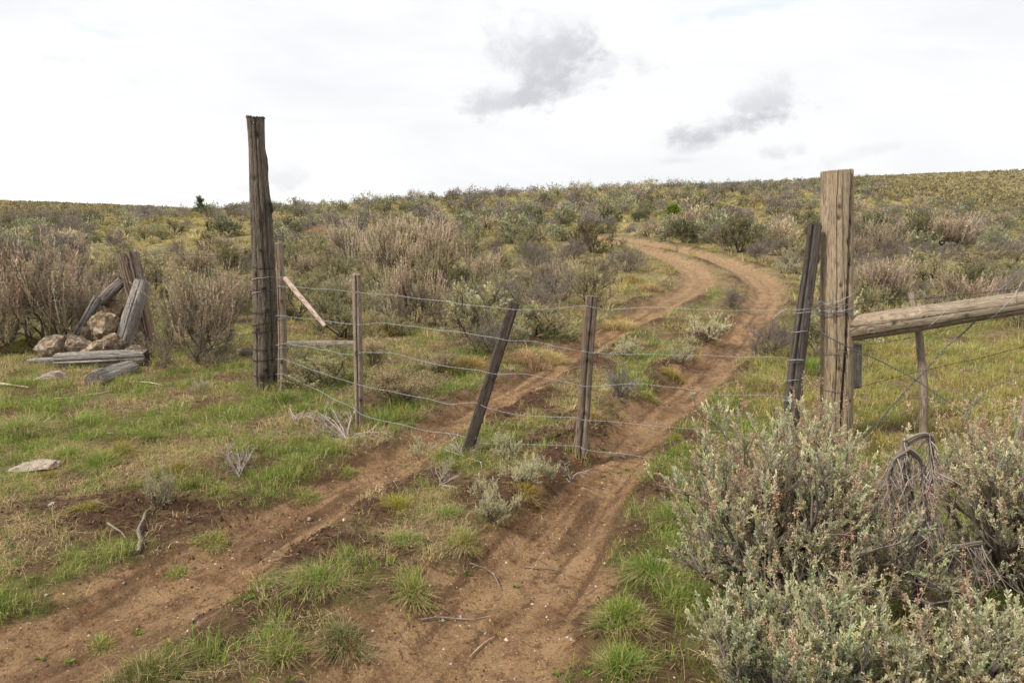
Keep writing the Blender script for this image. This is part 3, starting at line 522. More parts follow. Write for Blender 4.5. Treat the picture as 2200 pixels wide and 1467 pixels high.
# --- big tan gate post, right
d6 = 5.22; bR = P(1794, 985, d6); bR[2] = float(hgt(np.array([bR[0]]), np.array([bR[1]]))[0]); tR = P(1798, 368, d6)
k6 = d6 / F
t_tan = thing('gate_post', bR, 'stout round tan gate post with a long dark split, standing beside the charred end stake', 'fence post')
post('post_shaft', bR, tR, 34 * k6, 31.5 * k6, M_TAN, t_tan, seed=21, nu=128, rough=.022, step=.012, cracks=[(102, 50, .055, .010), (118, 112, .006, .004), (70, 96, .005, .003)],
     knots=[(105, 1.98, .018, -.01), (108, 1.90, .018, -.01), (70, 1.72, .018, -.01), (62, 1.55, .016, -.008), (100, 1.40, .014, -.01), (75, 1.42, .016, -.008), (76, 1.02, .02, -.012), (106, .76, .018, -.012), (60, .5, .014, -.008), (100, .42, .015, -.01), (55, 1.15, .012, -.008), (60, .25, .015, -.01)], top='flat')
def RP(x, y, dd=0): return P(x, y, d6 + dd)
rr = 33 * k6
for k, (py, tl, m_) in enumerate([(655, (.035, .015), M_DULL), (660, (.02, -.01), M_GALV), (667, (.03, .0), M_DULL), (671, (.025, .01), M_DULL), (641, (.05, .01), M_GALV), (752, (.012, .006), M_DULL), (833, (-.004, .004), M_DULL)]):
    link('wire_wrap', ring_mb(RP(1795, py) - bR, rr + .004 + .001 * k, rr + .004 + .001 * k, tl, .0022, seed=k + 40).mesh('wire_wrap', m_), t_tan)
m = log_mb([(0, 0, -.065), (.004, 0, .02), (0, 0, .06)], [.009, .008, .003], seed=22, nu=12, step=.01); o = link('wood_wedge', m.mesh('wedge', M_SILVER, True), t_tan, tuple(P(1786, 655, d6 - rr - .012) - bR)); o.rotation_euler = (0, .06, 0)
# link wires from charred stake round the tan post
def wire_thing(name, pxd, label, mat, seed, **k):
    pts = np.array([P(*q) for q in pxd]); c = pts.mean(0); return tag(link(name, strand_mb(pts - c, seed, **k).mesh(name, mat), None, tuple(c)), label, 'wire')
wire_thing('wire_latch', [(1708, 667, 5.02), (1735, 672, 4.99), (1765, 675, 5.03), (1795, 674, 5.07), (1822, 668, 5.12), (1831, 660, 5.2)], 'grey twisted wire latch joining the charred stake to the tan post', M_DULL, 51, barb=0, wob=.002)
wire_thing('wire_latch', [(1742, 650, 5.15), (1760, 646, 5.12), (1780, 655, 5.08), (1805, 660, 5.07), (1828, 652, 5.14), (1838, 650, 5.2), (1832, 660, 5.17), (1815, 666, 5.1)], 'looped wire end curling at the right edge of the tan post', M_GALV, 52, barb=0, wob=.003, double=False)
wire_thing('wire_tail', [(1693, 662, 5.04), (1682, 668, 5.03), (1670, 676, 5.02), (1660, 684, 5.0)], 'loose twisted wire tail sticking out of the top gate strand', M_GALV, 53, barb=.05)
wire_thing('loose_wire', [(1745, 703, 5.1), (1752, 716, 5.12), (1745, 730, 5.1), (1725, 745, 5.07), (1712, 736, 5.02)], 'thin loose wire curl hanging between charred stake and tan post', M_DULL, 54, barb=0, double=False)
# --- fence to the right of the tan post
dR = lambda x: float(np.interp(x, [1790, 1985, 2200, 2400], [5.2, 4.95, 4.62, 4.3]))
q0 = P(1826, 706, 5.2); q1 = P(2260, 641, 4.62)
rl = thing('brace_rail', (q0 + q1) / 2, 'thick round wooden brace rail butted against the tan gate post', 'rail'); c = (q0 + q1) / 2
post_pts = [q0 - c, P(1950, 688, 5.03) - c, P(2080, 668, 4.87) - c, q1 - c]
link('rail_log', log_mb(post_pts, [28 * 5.2 / F, 27.5 * 5.05 / F, 25 * 4.87 / F, 24 * 4.65 / F], seed=24, nu=72, rough=.03, step=.012, ref=(0, -1, 0), cracks=[(60, 68, .006, .004), (110, 100, .005, .004)], knots=[(80, .75, .02, -.006), (100, .3, .02, -.006)], stretch=2).mesh('rail_log', M_RAIL, True), rl)
q = P(1836, 738, 5.26); q2 = P(1835, 832, 5.26)
tag(link('hanging_block', log_mb([q2 - q, (0, 0, 0)], [12.5 * 5.26 / F] * 2, seed=26, sq=5, rough=.05, nu=32).mesh('block', M_SILVER, True), None, tuple(q)), 'short square wooden block wired under the brace rail', 'wood block')
s1 = P(1990, 925, 5.05); s1[2] -= .2
o = post('fence_stay', s1, P(1957, 630, 5.22), 9 * 5.1 / F, 6.5 * 5.1 / F, M_STAY, sink=.1, mids=[P(1985, 830, 5.08), P(1975, 720, 5.12)], seed=28, rough=.08, top='jag'); tag(o, 'thin crooked grey fence stay standing behind the brace rail', 'fence stay')
# steel T post at the frame edge
tp = P(2199, 880, 4.72); tz = P(2197, 668, 4.72)[2]; m = MB()
for (w, dp, ox) in ((.035, .004, 0), (.004, .035, 0)):
    hgt_ = tz - tp[2] + .5; x = w / 2; y = dp / 2; yo = 0 if w > dp else -.0195; v = [(sx * x, sy * y + yo, z_) for z_ in (-.5 + .0, tz - tp[2]) for sx in (-1, 1) for sy in (-1, 1)]; m.add(v, [(0, 1, 3, 2), (4, 6, 7, 5), (0, 4, 5, 1), (2, 3, 7, 6), (0, 2, 6, 4), (1, 5, 7, 3)])
M_TPOST = metal('red_brown_paint', (.16, .055, .04), (.10, .05, .03), .4)
tag(link('steel_post', m.mesh('steel_post', M_TPOST), None, tuple(tp)), 'red brown steel fence post at the end of the grassy strip under the brace rail', 'fence post')
f1 = P(2190, 930, 4.5); o = post('fence_stay', f1, P(2215, 800, 4.52), 8 * 4.5 / F, 6 * 4.5 / F, M_STAY, sink=.4, seed=29, rough=.1); tag(o, 'grey stay leaning out of the sagebrush at the right edge of the photo', 'fence stay')
fl = 'wire of the fence right of the tan post'
def rw(name, pts, lab, seed, mat=M_RUST, **k): o = wire_thing(name, [(x, y, dR(x) + dd) for x, y, dd in pts], lab, mat, seed, **k); o['group'] = 'fence wires right of the tan gate post'; return o
rw('barbed_wire', [(1826, 656, .1), (1838, 654, .05), (1900, 646, .05), (1955, 643, .05), (2010, 640, .0), (2100, 630, .0), (2200, 617, .0), (2300, 606, 0)], 'topmost barbed wire right of the tan post, above the brace rail', 61)
rw('barbed_wire', [(1800, 752, -.12), (1850, 742, .1), (1900, 735, .12), (1980, 722, .15), (2060, 702, .15), (2130, 688, .12), (2230, 668, .1)], 'barbed wire running just under the brace rail', 62, M_DULL)
rw('barbed_wire', [(1826, 835, .05), (1860, 828, .05), (1920, 812, .05), (1975, 798, -.02), (1990, 795, -.02), (2050, 781, .0), (2120, 765, .0), (2200, 745, .0), (2290, 728, 0)], 'third barbed wire down, knotted where the twisted brace wires cross', 63, M_RUST)
rw('barbed_wire', [(1810, 935, .1), (1860, 915, .05), (1930, 892, .05), (1990, 873, .0), (2040, 858, .0), (2100, 840, .0), (2160, 820, .0), (2230, 790, .0)], 'lowest barbed wire above the grass right of the tan post', 64, M_DULL)
rw('barbed_wire', [(2110, 893, .1), (2170, 874, .05), (2260, 850, .0)], 'short barbed wire showing above the right sagebrush', 65, M_RUST)
rw('brace_wire', [(2215, 560, .35), (2180, 590, .30), (2120, 660, .16), (2080, 705, .12), (2030, 750, .0), (1990, 795, -.05), (1960, 825, -.05), (1910, 880, -.06), (1870, 930, -.06), (1842, 965, -.1)], 'thick twisted brace wire rising from lower left to upper right', 66, M_DULL, barb=0, r=.0038, twist=.04, wob=.004)
rw('brace_wire', [(1757, 700, -.15), (1770, 718, -.17), (1800, 735, -.16), (1830, 750, -.1), (1880, 770, -.06), (1940, 800, -.05), (1980, 825, -.06), (2030, 858, -.05), (2080, 895, -.05)], 'twisted brace wire sloping down to the right from the tan post', 67, M_DULL, barb=0, r=.0030, twist=.04, wob=.004)
rw('brace_wire', [(1826, 690, -.08), (1850, 720, -.08), (1880, 763, -.07)], 'short straight wire hanging from the butt of the brace rail', 68, M_DULL, barb=0, double=False)
rw('brace_wire', [(1936, 860, .0), (1975, 855, .0), (2010, 860, .0), (2050, 875, .0), (2072, 886, 0)], 'loose curved wire lying across the lowest barbed wire', 69, M_DULL, barb=0)
rw('brace_wire', [(2035, 612, .2), (2020, 628, .12), (2000, 640, .05)], 'short loose wire twisted over the topmost barbed wire', 70, M_RUST, barb=.05)
rw('brace_wire', [(2030, 668, -.12), (2010, 690, -.16), (1995, 703, -.15), (2000, 716, 0)], 'pale wire tied round the middle of the brace rail', 71, M_GALV, barb=0, double=False)
rw('brace_wire', [(2200, 603, .3), (2165, 650, -.14), (2130, 685, -.14), (2095, 706, .0)], 'thin wire looped over the right part of the brace rail', 72, M_GALV, barb=0)

# --- ruined corner on the left: leaning stump post, braces, rocks, timbers
bS = G(322, 745); dS = float(bS[1])
def SP(x, y, dd=0): return P(x, y, dS + dd)
m_ = dS / F
t_st = thing('corner_post', bS, 'broken split corner post leaning left over the lichen covered rocks', 'fence post')
post('post_shaft', bS, SP(274, 548, -.0), 15 * m_, 23 * m_, M_STUMP, t_st, sink=.1, mids=[SP(305, 680), SP(288, 605)], seed=31, nu=64, rough=.10, cracks=[(120, 112, .03, .008), (100, 95, .02, .006), (70, 66, .02, .007), (50, 45, .015, .006), (140, 135, .02, .008), (83, 80, .012, .004)], top='jag')
for y in (581, 608, 660, 682):
    link('wire_loop', ring_mb(SP(274 + (y - 548) * .25, y) - bS, .11 - (y - 580) * .0003, .11, (.01, .01), .002, seed=y).mesh('wire_loop', M_RUST), t_st)
def plank(nm, a, b, w, mat, lab, cat, seed, sq=5, asp=.55, **k):
    a = np.array(a); b = np.array(b); c = (a + b) / 2; return tag(link(nm, log_mb([a - c, (b - c) * .05, b - c], [w, w * 1.05, w * .95], seed=seed, sq=sq, asp=asp, rough=k.pop('rough', .09), nu=96, **k).mesh(nm, mat, True), None, tuple(c)), lab, cat)
def GP(x, yb, r): p = G(x, yb); return p + [0, 0, r]
plank('brace_plank', GP(256, 764, .0), SP(305, 608, -.16), 13.5 * m_, M_SILVER, 'wide pale grey plank propped against the leaning corner post', 'plank', 33, asp=.95, rough=.13, spin=.3, cracks=[(60, 62, .012, .006)], top='jag')
plank('brace_plank', SP(214, 650, -.1), SP(263, 603, -.02), 9.5 * m_, M_SILVER, 'short grey plank sloping down left from the corner post', 'plank', 34, asp=1, rough=.14, top='jag')
plank('brace_plank', GP(145, 758, .0), SP(210, 641, -.25), 8 * m_, M_SILVER, 'slim grey pole leaning above the rock pile', 'pole', 35, sq=2.5, rough=.14, asp=1, cracks=[(90, 92, .008, .005)], top='jag')
plank('fallen_timber', GP(62, 783, .015), GP(124, 783, .035), .05, M_SILVER, 'low grey timber end half hidden in grass left of the rocks', 'timber', 36, asp=1)
plank('fallen_timber', GP(125, 790, .085), GP(314, 784, .095), .082, M_SILVER, 'long weathered grey timber lying level in front of the rocks', 'timber', 37, sq=3.4, asp=1, rough=.2, cracks=[(95, 98, .012, .006), (70, 66, .010, .005)], top='jag')
plank('fallen_timber', GP(203, 828, .05), GP(285, 800, .04), .085, M_SILVER, 'stubby grey timber poking out under the long timber', 'timber', 38, sq=3.5, asp=1, rough=.12, cracks=[(95, 92, .01, .006)])
plank('fallen_timber', GP(615, 749, .045), GP(772, 748, .045), .055, M_DEAD, 'pale fallen log lying on the grass behind the first gate stay', 'log', 39, sq=3, asp=1, rough=.12)
plank('fallen_timber', GP(515, 762, .04), GP(556, 764, .04), .05, M_DEAD, 'dark log end showing just left of the tall post base', 'log', 40, sq=2.4, asp=1, rough=.2)
import bmesh
from mathutils import noise as mnoise
def rock(center, size, seed, mat, label, cuts=11, rough=.20, rot=0, group=None, name='rock'):
    bm = bmesh.new(); bmesh.ops.create_icosphere(bm, subdivisions=4, radius=1); rg = random.Random(seed); pl = []
    for _ in range(cuts): n = Vector((rg.gauss(0, 1), rg.gauss(0, 1), rg.gauss(0, .8))).normalized(); pl.append((n, rg.uniform(.52, .78)))
    for v in bm.verts:
        co = v.co.copy()
        for n, d in pl:
            e = co.dot(n) - d
            if e > 0: co -= n * e
        q = co * 2.2 + Vector((seed, 0, 0)); co *= 1 + rough * mnoise.noise(q) + rough * .5 * mnoise.noise(q * 3.1) + rough * .25 * mnoise.noise(q * 8)
        v.co = Vector((co.x * size[0], co.y * size[1], co.z * size[2]))
    me = bpy.data.meshes.new(name); bm.to_mesh(me); bm.free(); me.materials.append(mat)
    for p in me.polygons: p.use_smooth = False
    return tag(link(name, me, None, tuple(center), (0, rg.uniform(-.2, .2), rot)), label, 'rock', group)
gr = 'rocks piled round the corner post'
def prock(x, y, yb, rx, rz, seed, mat, lab, **k):
    """rock whose foot shows at pixel row yb and whose centre shows at y"""
    b = G(x, yb); d = b[1]; c = P(x, y, d + rx * m_ * .5); rock(c, (rx * m_, rx * m_ * .85, rz * m_), seed, mat, lab, group=gr, **k)
prock(226, 712, 764, 35, 38, 2, M_ROCK, 'largest upright rock with orange lichen under the corner post')
prock(250, 668, 745, 28, 27, 3, M_ROCK, 'orange spotted rock behind the wide propped plank')
prock(243, 735, 772, 29, 25, 5, M_ROCK2, 'tan rock wedged below the largest lichen rock')
prock(210, 750, 776, 34, 20, 6, M_ROCK, 'low grey rock with an orange lichen spot')
prock(165, 744, 772, 38, 30, 8, M_ROCK2, 'brown rock under the slim leaning pole')
prock(120, 750, 774, 36, 28, 10, M_ROCK2, 'angular brown rock at the left end of the pile', cuts=7)
prock(183, 722, 755, 28, 30, 11, M_ROCK2, 'dark rock at the back of the pile')
prock(285, 722, 756, 28, 32, 12, M_ROCK2, 'dark brown rock right of the wide propped plank')
prock(292, 758, 772, 30, 17, 14, M_ROCK2, 'rock behind the right end of the long timber')
p = G(72, 1005); rock(p, (.17, .10, .045), 4, M_ROCK3, 'flat pale pinkish rock in the grass at the left', cuts=3)
p = G(110, 812); rock(p, (.16, .12, .09), 9, M_ROCK3, 'half buried pale rock below the low timber end', cuts=5)
p = G(112, 1085); rock(p, (.035, .025, .02), 7, M_ROCK3, 'small white stone beside the dark churned soil')
p = G(1338, 983); rock(p, (.035, .03, .022), 16, M_ROCK2, 'small brown stone lying below the lowest gate strand')
p = G(665, 1115); rock(p, (.02, .02, .014), 17, M_ROCK2, 'little reddish stone in the left rut')
# old barbed wire on the left
def lw(pts, lab, seed, **k): o = wire_thing('barbed_wire', pts, lab, M_RUST, seed, **k); o['group'] = 'old barbed wires left of the tall post'; return o
lw([(-60, 586, 7.4), (60, 582, 7.5), (150, 578, 7.6), (215, 577, 7.7), (258, 578, 7.7)], 'rusty wire crossing the big dry sagebrush to the corner post top', 81)
lw([(140, 615, 7.6), (200, 612, 7.65), (230, 608, 7.7), (262, 602, 7.7)], 'rusty wire meeting the corner post halfway down', 82, barb=.06)
lw([(300, 552, 7.7), (340, 545, 7.6), (380, 546, 7.5), (440, 549, 7.3), (490, 553, 7.1), (544, 566, 6.8)], 'highest old wire from the corner post to the tall post', 83)
lw([(300, 562, 7.7), (350, 570, 7.6), (420, 582, 7.4), (460, 589, 7.2), (544, 604, 6.8)], 'second old wire from the corner post to the tall post', 84)
lw([(304, 583, 7.7), (350, 595, 7.55), (400, 612, 7.4), (470, 632, 7.1), (546, 652, 6.8)], 'third old wire from the corner post to the tall post', 85)
lw([(436, 545, 7.25), (441, 565, 7.22), (446, 590, 7.2), (450, 610, 7.2), (449, 628, 7.2), (440, 645, 7.25), (430, 656, 7.3)], 'twisted wire hanging down across the three old wires', 86, barb=.05)
lw([(-60, 650, 7.3), (60, 652, 7.4), (200, 650, 7.5), (300, 655, 7.6)], 'dull wire passing behind the slim leaning pole', 87)
lw([(325, 657, 7.6), (400, 668, 7.4), (480, 680, 7.1), (546, 700, 6.8)], 'old wire crossing the round dry sagebrush', 88)
lw([(217, 558, 7.55), (219, 570, 7.55), (216, 580, 7.55), (218, 600, 7.6), (220, 612, 7.6)], 'short kinked wire hanging left of the corner post', 89, barb=.04)
# sticks lying about
def stick(px, r, mat, label, seed, lift=.012, name='fallen_stick'):
    pts = np.array([G(x, y) + [0, 0, lift] for x, y in px]); c = pts.mean(0); rr_ = np.linspace(r, r * .5, len(pts))
    return tag(link(name, log_mb(resample(pts, .05) - c, np.interp(np.linspace(0, 1, len(resample(pts, .05))), [0, 1], [r * .7, r * .25]), seed=seed, nu=12, rough=.3, step=.008).mesh(name, mat, True), None, tuple(c)), label, 'stick')
stick([(298, 1192), (303, 1165), (297, 1145), (309, 1122), (312, 1108), (328, 1096)], .016, M_DEAD, 'crooked pale stick on the bare soil under the silver seedling sagebrush', 91, .02)
stick([(232, 1128), (250, 1140), (262, 1148), (270, 1160)], .010, M_DEAD, 'short forked grey stick on the churned soil', 92)
stick([(118, 858), (150, 857), (182, 852)], .008, M_PALE, 'white bleached stick lying in grass below the stubby timber', 93)
stick([(182, 852), (215, 847), (245, 840)], .007, M_PALE, 'white stick continuing right from the bleached stick', 94)
stick([(0, 828), (30, 832), (62, 836)], .02, M_PALE, 'tan branch at the left edge below the timbers', 95, .02)
stick([(232, 934), (270, 935), (306, 933)], .008, M_DEAD, 'thin straight stick in the grass left of the green tufts', 96)
stick([(280, 822), (320, 824), (352, 830)], .012, M_PALE, 'pale stick right of the stubby timber', 97)
stick([(92, 912), (110, 898), (118, 890)], .010, M_PALE, 'small pale wood chip beside the tall green tuft', 98)
stick([(325, 884), (350, 876), (362, 872)], .007, M_PALE, 'short pale twig in the straw grass', 99)
stick([(1010, 1212), (1040, 1222), (1060, 1235), (1078, 1270)], .009, M_DEAD, 'exposed forked root in the right rut', 100, .006, 'root')
stick([(905, 1335), (950, 1330), (1010, 1335), (1050, 1328)], .006, M_DEAD, 'thin brown twig pressed into the right rut', 101)
stick([(1010, 1415), (1040, 1385), (1062, 1372)], .005, M_PALE, 'straw coloured twig near the bottom of the right rut', 102)
stick([(1345, 1335), (1380, 1330), (1400, 1345)], .006, M_DEAD, 'pale bent twig in the bright green verge', 103)
stick([(1125, 1222), (1160, 1225), (1200, 1228)], .005, M_DEAD, 'fine dark twig lying across the right rut', 104)

# ------------------------------------------------------------------ sagebrush and other shrubs
CG = (.38, .37, .225); CGL = (.43, .42, .26); CD = (.185, .18, .10); CS = (.56, .57, .42); CP = (.25, .23, .225); CT = (.53, .455, .375)
BARK = (.085, .066, .056); BARKG = (.17, .145, .13)
def sage(seed, kind, dens=1.0, leafL=.03):
    """returns (branches, foliage, stalks); unit bush: about 1 m wide, height about 0.85 m"""
    rg = np.random.default_rng(seed); br, fo, stk = MB(), MB(), MB()
    open_ = kind in 'GT'
    n0 = {'G': 8, 'D': 11, 'P': 12, 'T': 12, 'S': 7, 'R': 16}[kind]
    az = rg.uniform(0, 2 * math.pi, n0) + np.arange(n0) * 2.4; el = rg.uniform(.15 if kind != 'T' else .0, 1.35, n0) if kind != 'R' else rg.uniform(.7, 1.5, n0)
    d0 = np.stack([np.cos(az) * np.cos(el), np.sin(az) * np.cos(el), np.sin(el)], 1); L0 = rg.uniform(.34, .52, n0) * (1.0 if kind != 'D' else .9)
    s0 = grow(rg, rg.normal(0, .03, (n0, 3)) * [1, 1, 0], d0, L0, 7, .34 if kind == 'T' else .26, .12)
    thick = {'G': .011, 'D': .010, 'P': .007, 'T': .009, 'S': .008, 'R': .005}[kind]
    bc = vary(rg, BARK if kind != 'P' else (.12, .10, .09), n0, .15, .03); polys(br, s0, thick, bc, 5)
    m1 = 6; p, d, t = along(rg, s0, m1, .25, 1.0); tipd = norm(d + rg.normal(0, .7 if kind == 'T' else .6, d.shape) + [0, 0, .22]); s1 = grow(rg, p, tipd, rg.uniform(.12, .30, len(p)), 5, .3, .1)
    polys(br, s1, thick * .45, vary(rg, BARK if kind != 'P' else BARKG, len(s1), .15, .03), 4)
    m2 = 6; p, d, t = along(rg, s1, m2, .3, 1.0); up = {'G': .5, 'D': .4, 'P': .45, 'T': .7, 'S': .6, 'R': .9}[kind]
    s2 = grow(rg, p, norm(d + rg.normal(0, .5, d.shape) + [0, 0, up]), rg.uniform(.07, .17, len(p)), 4, .15, .2)
    polys(br, s2, thick * .2, vary(rg, BARKG, len(s2), .15, .04), 3)
    n2 = len(s2)
    def put_leaves(m, L, W, col, lo=.15, spread=.65, w=.2, sel=None, src=None, upb=.35):
        S = src if src is not None else s2; S = S if sel is None else S[sel]; cl = vary(rg, col, len(S), .16, .05)
        p, d, t = along(rg, S, m, lo, 1.05); dd = norm(d + rg.normal(0, spread, d.shape) + [0, 0, upb]); n = len(p)
        leaves(fo, p, dd, L * rg.uniform(.7, 1.25, n), W * rg.uniform(.8, 1.2, n), np.clip(np.repeat(cl, m, 0) * np.exp(rg.normal(0, w, (n, 1))), 0, .8), rg)
    k = dens
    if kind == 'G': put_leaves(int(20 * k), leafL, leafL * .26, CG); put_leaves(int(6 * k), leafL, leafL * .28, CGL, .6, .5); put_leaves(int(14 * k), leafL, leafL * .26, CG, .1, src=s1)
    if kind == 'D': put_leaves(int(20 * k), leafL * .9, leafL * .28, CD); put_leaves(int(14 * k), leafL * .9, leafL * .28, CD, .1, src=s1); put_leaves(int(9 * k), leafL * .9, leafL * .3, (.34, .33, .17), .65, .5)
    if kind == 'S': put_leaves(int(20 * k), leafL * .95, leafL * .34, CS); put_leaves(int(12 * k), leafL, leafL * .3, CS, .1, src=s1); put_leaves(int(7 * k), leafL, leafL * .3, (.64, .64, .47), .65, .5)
    if kind == 'P':
        p, d, t = along(rg, s2, int(5 * k), .1, 1.0); s3 = grow(rg, p, norm(d + rg.normal(0, .6, d.shape) + [0, 0, .5]), rg.uniform(.04, .10, len(p)), 3, .2, .1)
        polys(fo, s3, .0016, vary(rg, (.27, .245, .24), len(s3), .2, .04), 3, taper=.6)
        put_leaves(int(5 * k), leafL * .8, leafL * .22, (.34, .31, .24), .3)
    if kind == 'T':
        put_leaves(int(12 * k), leafL, leafL * .24, (.31, .29, .19)); put_leaves(int(9 * k), leafL, leafL * .24, (.27, .25, .17), .2, src=s1)
        m = int(330 * k); i = rg.integers(0, n2, m); st_ = s2[i, -1]; ok = st_[:, 2] > .22; st_ = st_[ok]
        rad = norm(st_ * [1, 1, 0] + 1e-6); s3 = grow(rg, st_ - [0, 0, .08], norm(rad * .34 + [0, 0, 1] + rg.normal(0, .22, st_.shape)), rg.uniform(.18, .34, len(st_)), 5, .09, .12)
        cs_ = vary(rg, np.array(CT) * 1.15, len(s3), .2, .05); polys(stk, s3, .0026, cs_ * .85, 3, taper=.4)
        p, d, t = along(rg, s3, int(16 * k), .3, 1.0); n = len(p); leaves(stk, p, norm(d + rg.normal(0, .45, d.shape) + [0, 0, .4]), rg.uniform(.012, .03, n), .006, np.repeat(cs_, int(16 * k), 0) * np.exp(rg.normal(0, .18, (n, 1))), rg)
        p, d, t = along(rg, s2, int(9 * k), .1, 1.0); s4 = grow(rg, p, norm(d + rg.normal(0, .5, d.shape)), rg.uniform(.04, .1, len(p)), 3, .2, .1); polys(stk, s4, .0013, vary(rg, (.40, .355, .31), len(s4), .2, .04), 3, taper=.6)
    if kind == 'R':
        put_leaves(int(12 * k), leafL * 1.1, leafL * .16, (.28, .28, .15), .1, .35)
        p = s2[:, -1]; sel = p[:, 2] > np.quantile(p[:, 2], .25); p = np.repeat(p[sel], int(22 * k), 0); p = p + rg.normal(0, .022, p.shape); n = len(p)
        leaves(stk, p, rg.normal(0, 1, p.shape) + [0, 0, .6], rg.uniform(.008, .018, n), .007, vary(rg, (.55, .44, .32), n, .2, .05), rg)
    return br, fo, stk
def stats(mbs):
    V = np.concatenate([np.concatenate(m.v) for m in mbs if m.n]); return np.quantile(np.abs(V[:, 0]), .97) * 2, np.quantile(V[:, 2], .985)
LIB = {}
for kd in 'GDPTSR':
    LIB[kd] = []
    for v in range(3 if kd in 'GPT' else 2):
        b, f, s = sage(100 + ord(kd) * 7 + v, kd, .95, .026); W_, H_ = stats([b, f, s])
        full = MB(); full.merge(b, mi=0); full.merge(f, mi=1)
        if s.n: full.merge(s, mi=1)
        LIB[kd].append(dict(W=W_, H=H_, b=b.mesh('branches', M_TWIG), f=f.mesh('foliage', M_LEAF), s=s.mesh('flower_stalks', M_LEAF) if s.n else None, full=full.mesh('sagebrush', [M_TWIG, M_LEAF])))
KDESC = {'G': 'grey green sagebrush', 'D': 'dark olive sagebrush', 'P': 'purplish grey bare sagebrush', 'T': 'tan stalked sagebrush', 'S': 'low silvery sagebrush', 'R': 'tan topped rabbitbrush'}
occupied = []
def bush(px, py, w, h, kd, where, adj='', group=None, var=None, parts=True):
    p = G(px, py); y = p[1]; L = LIB[kd]; i = (int(px) * 7 + int(py)) % len(L) if var is None else var; e = L[i]; h = h * (.9 if kd in 'GTP' and h > 60 else 1); sx = w * y / F / e['W'] * (1.22 if kd == 'T' else 1.08); sz = h * y / F * 1.02 / e['H']
    name = 'rabbitbrush' if kd == 'R' else 'sagebrush'; rot = (0, 0, (px * 1.7 + py) % 6.28); sc_ = (sx, sx, sz); lab = (adj + ' ' + KDESC[kd] + ' ' + where).strip()
    if parts and w * h > 1600:
        o = thing(name, p - [0, 0, .02], lab, 'rabbitbrush' if kd == 'R' else 'sagebrush', group); o.rotation_euler = rot; o.scale = sc_
        link('branches', e['b'], o); link('foliage', e['f'], o)
        if e['s']: link('flower_stalks', e['s'], o)
    else:
        o = tag(link(name, e['full'], None, tuple(p - [0, 0, .02]), rot, sc_), lab, 'rabbitbrush' if kd == 'R' else 'sagebrush', group)
    occupied.append((p[0], p[1], w * y / F / 2)); return o
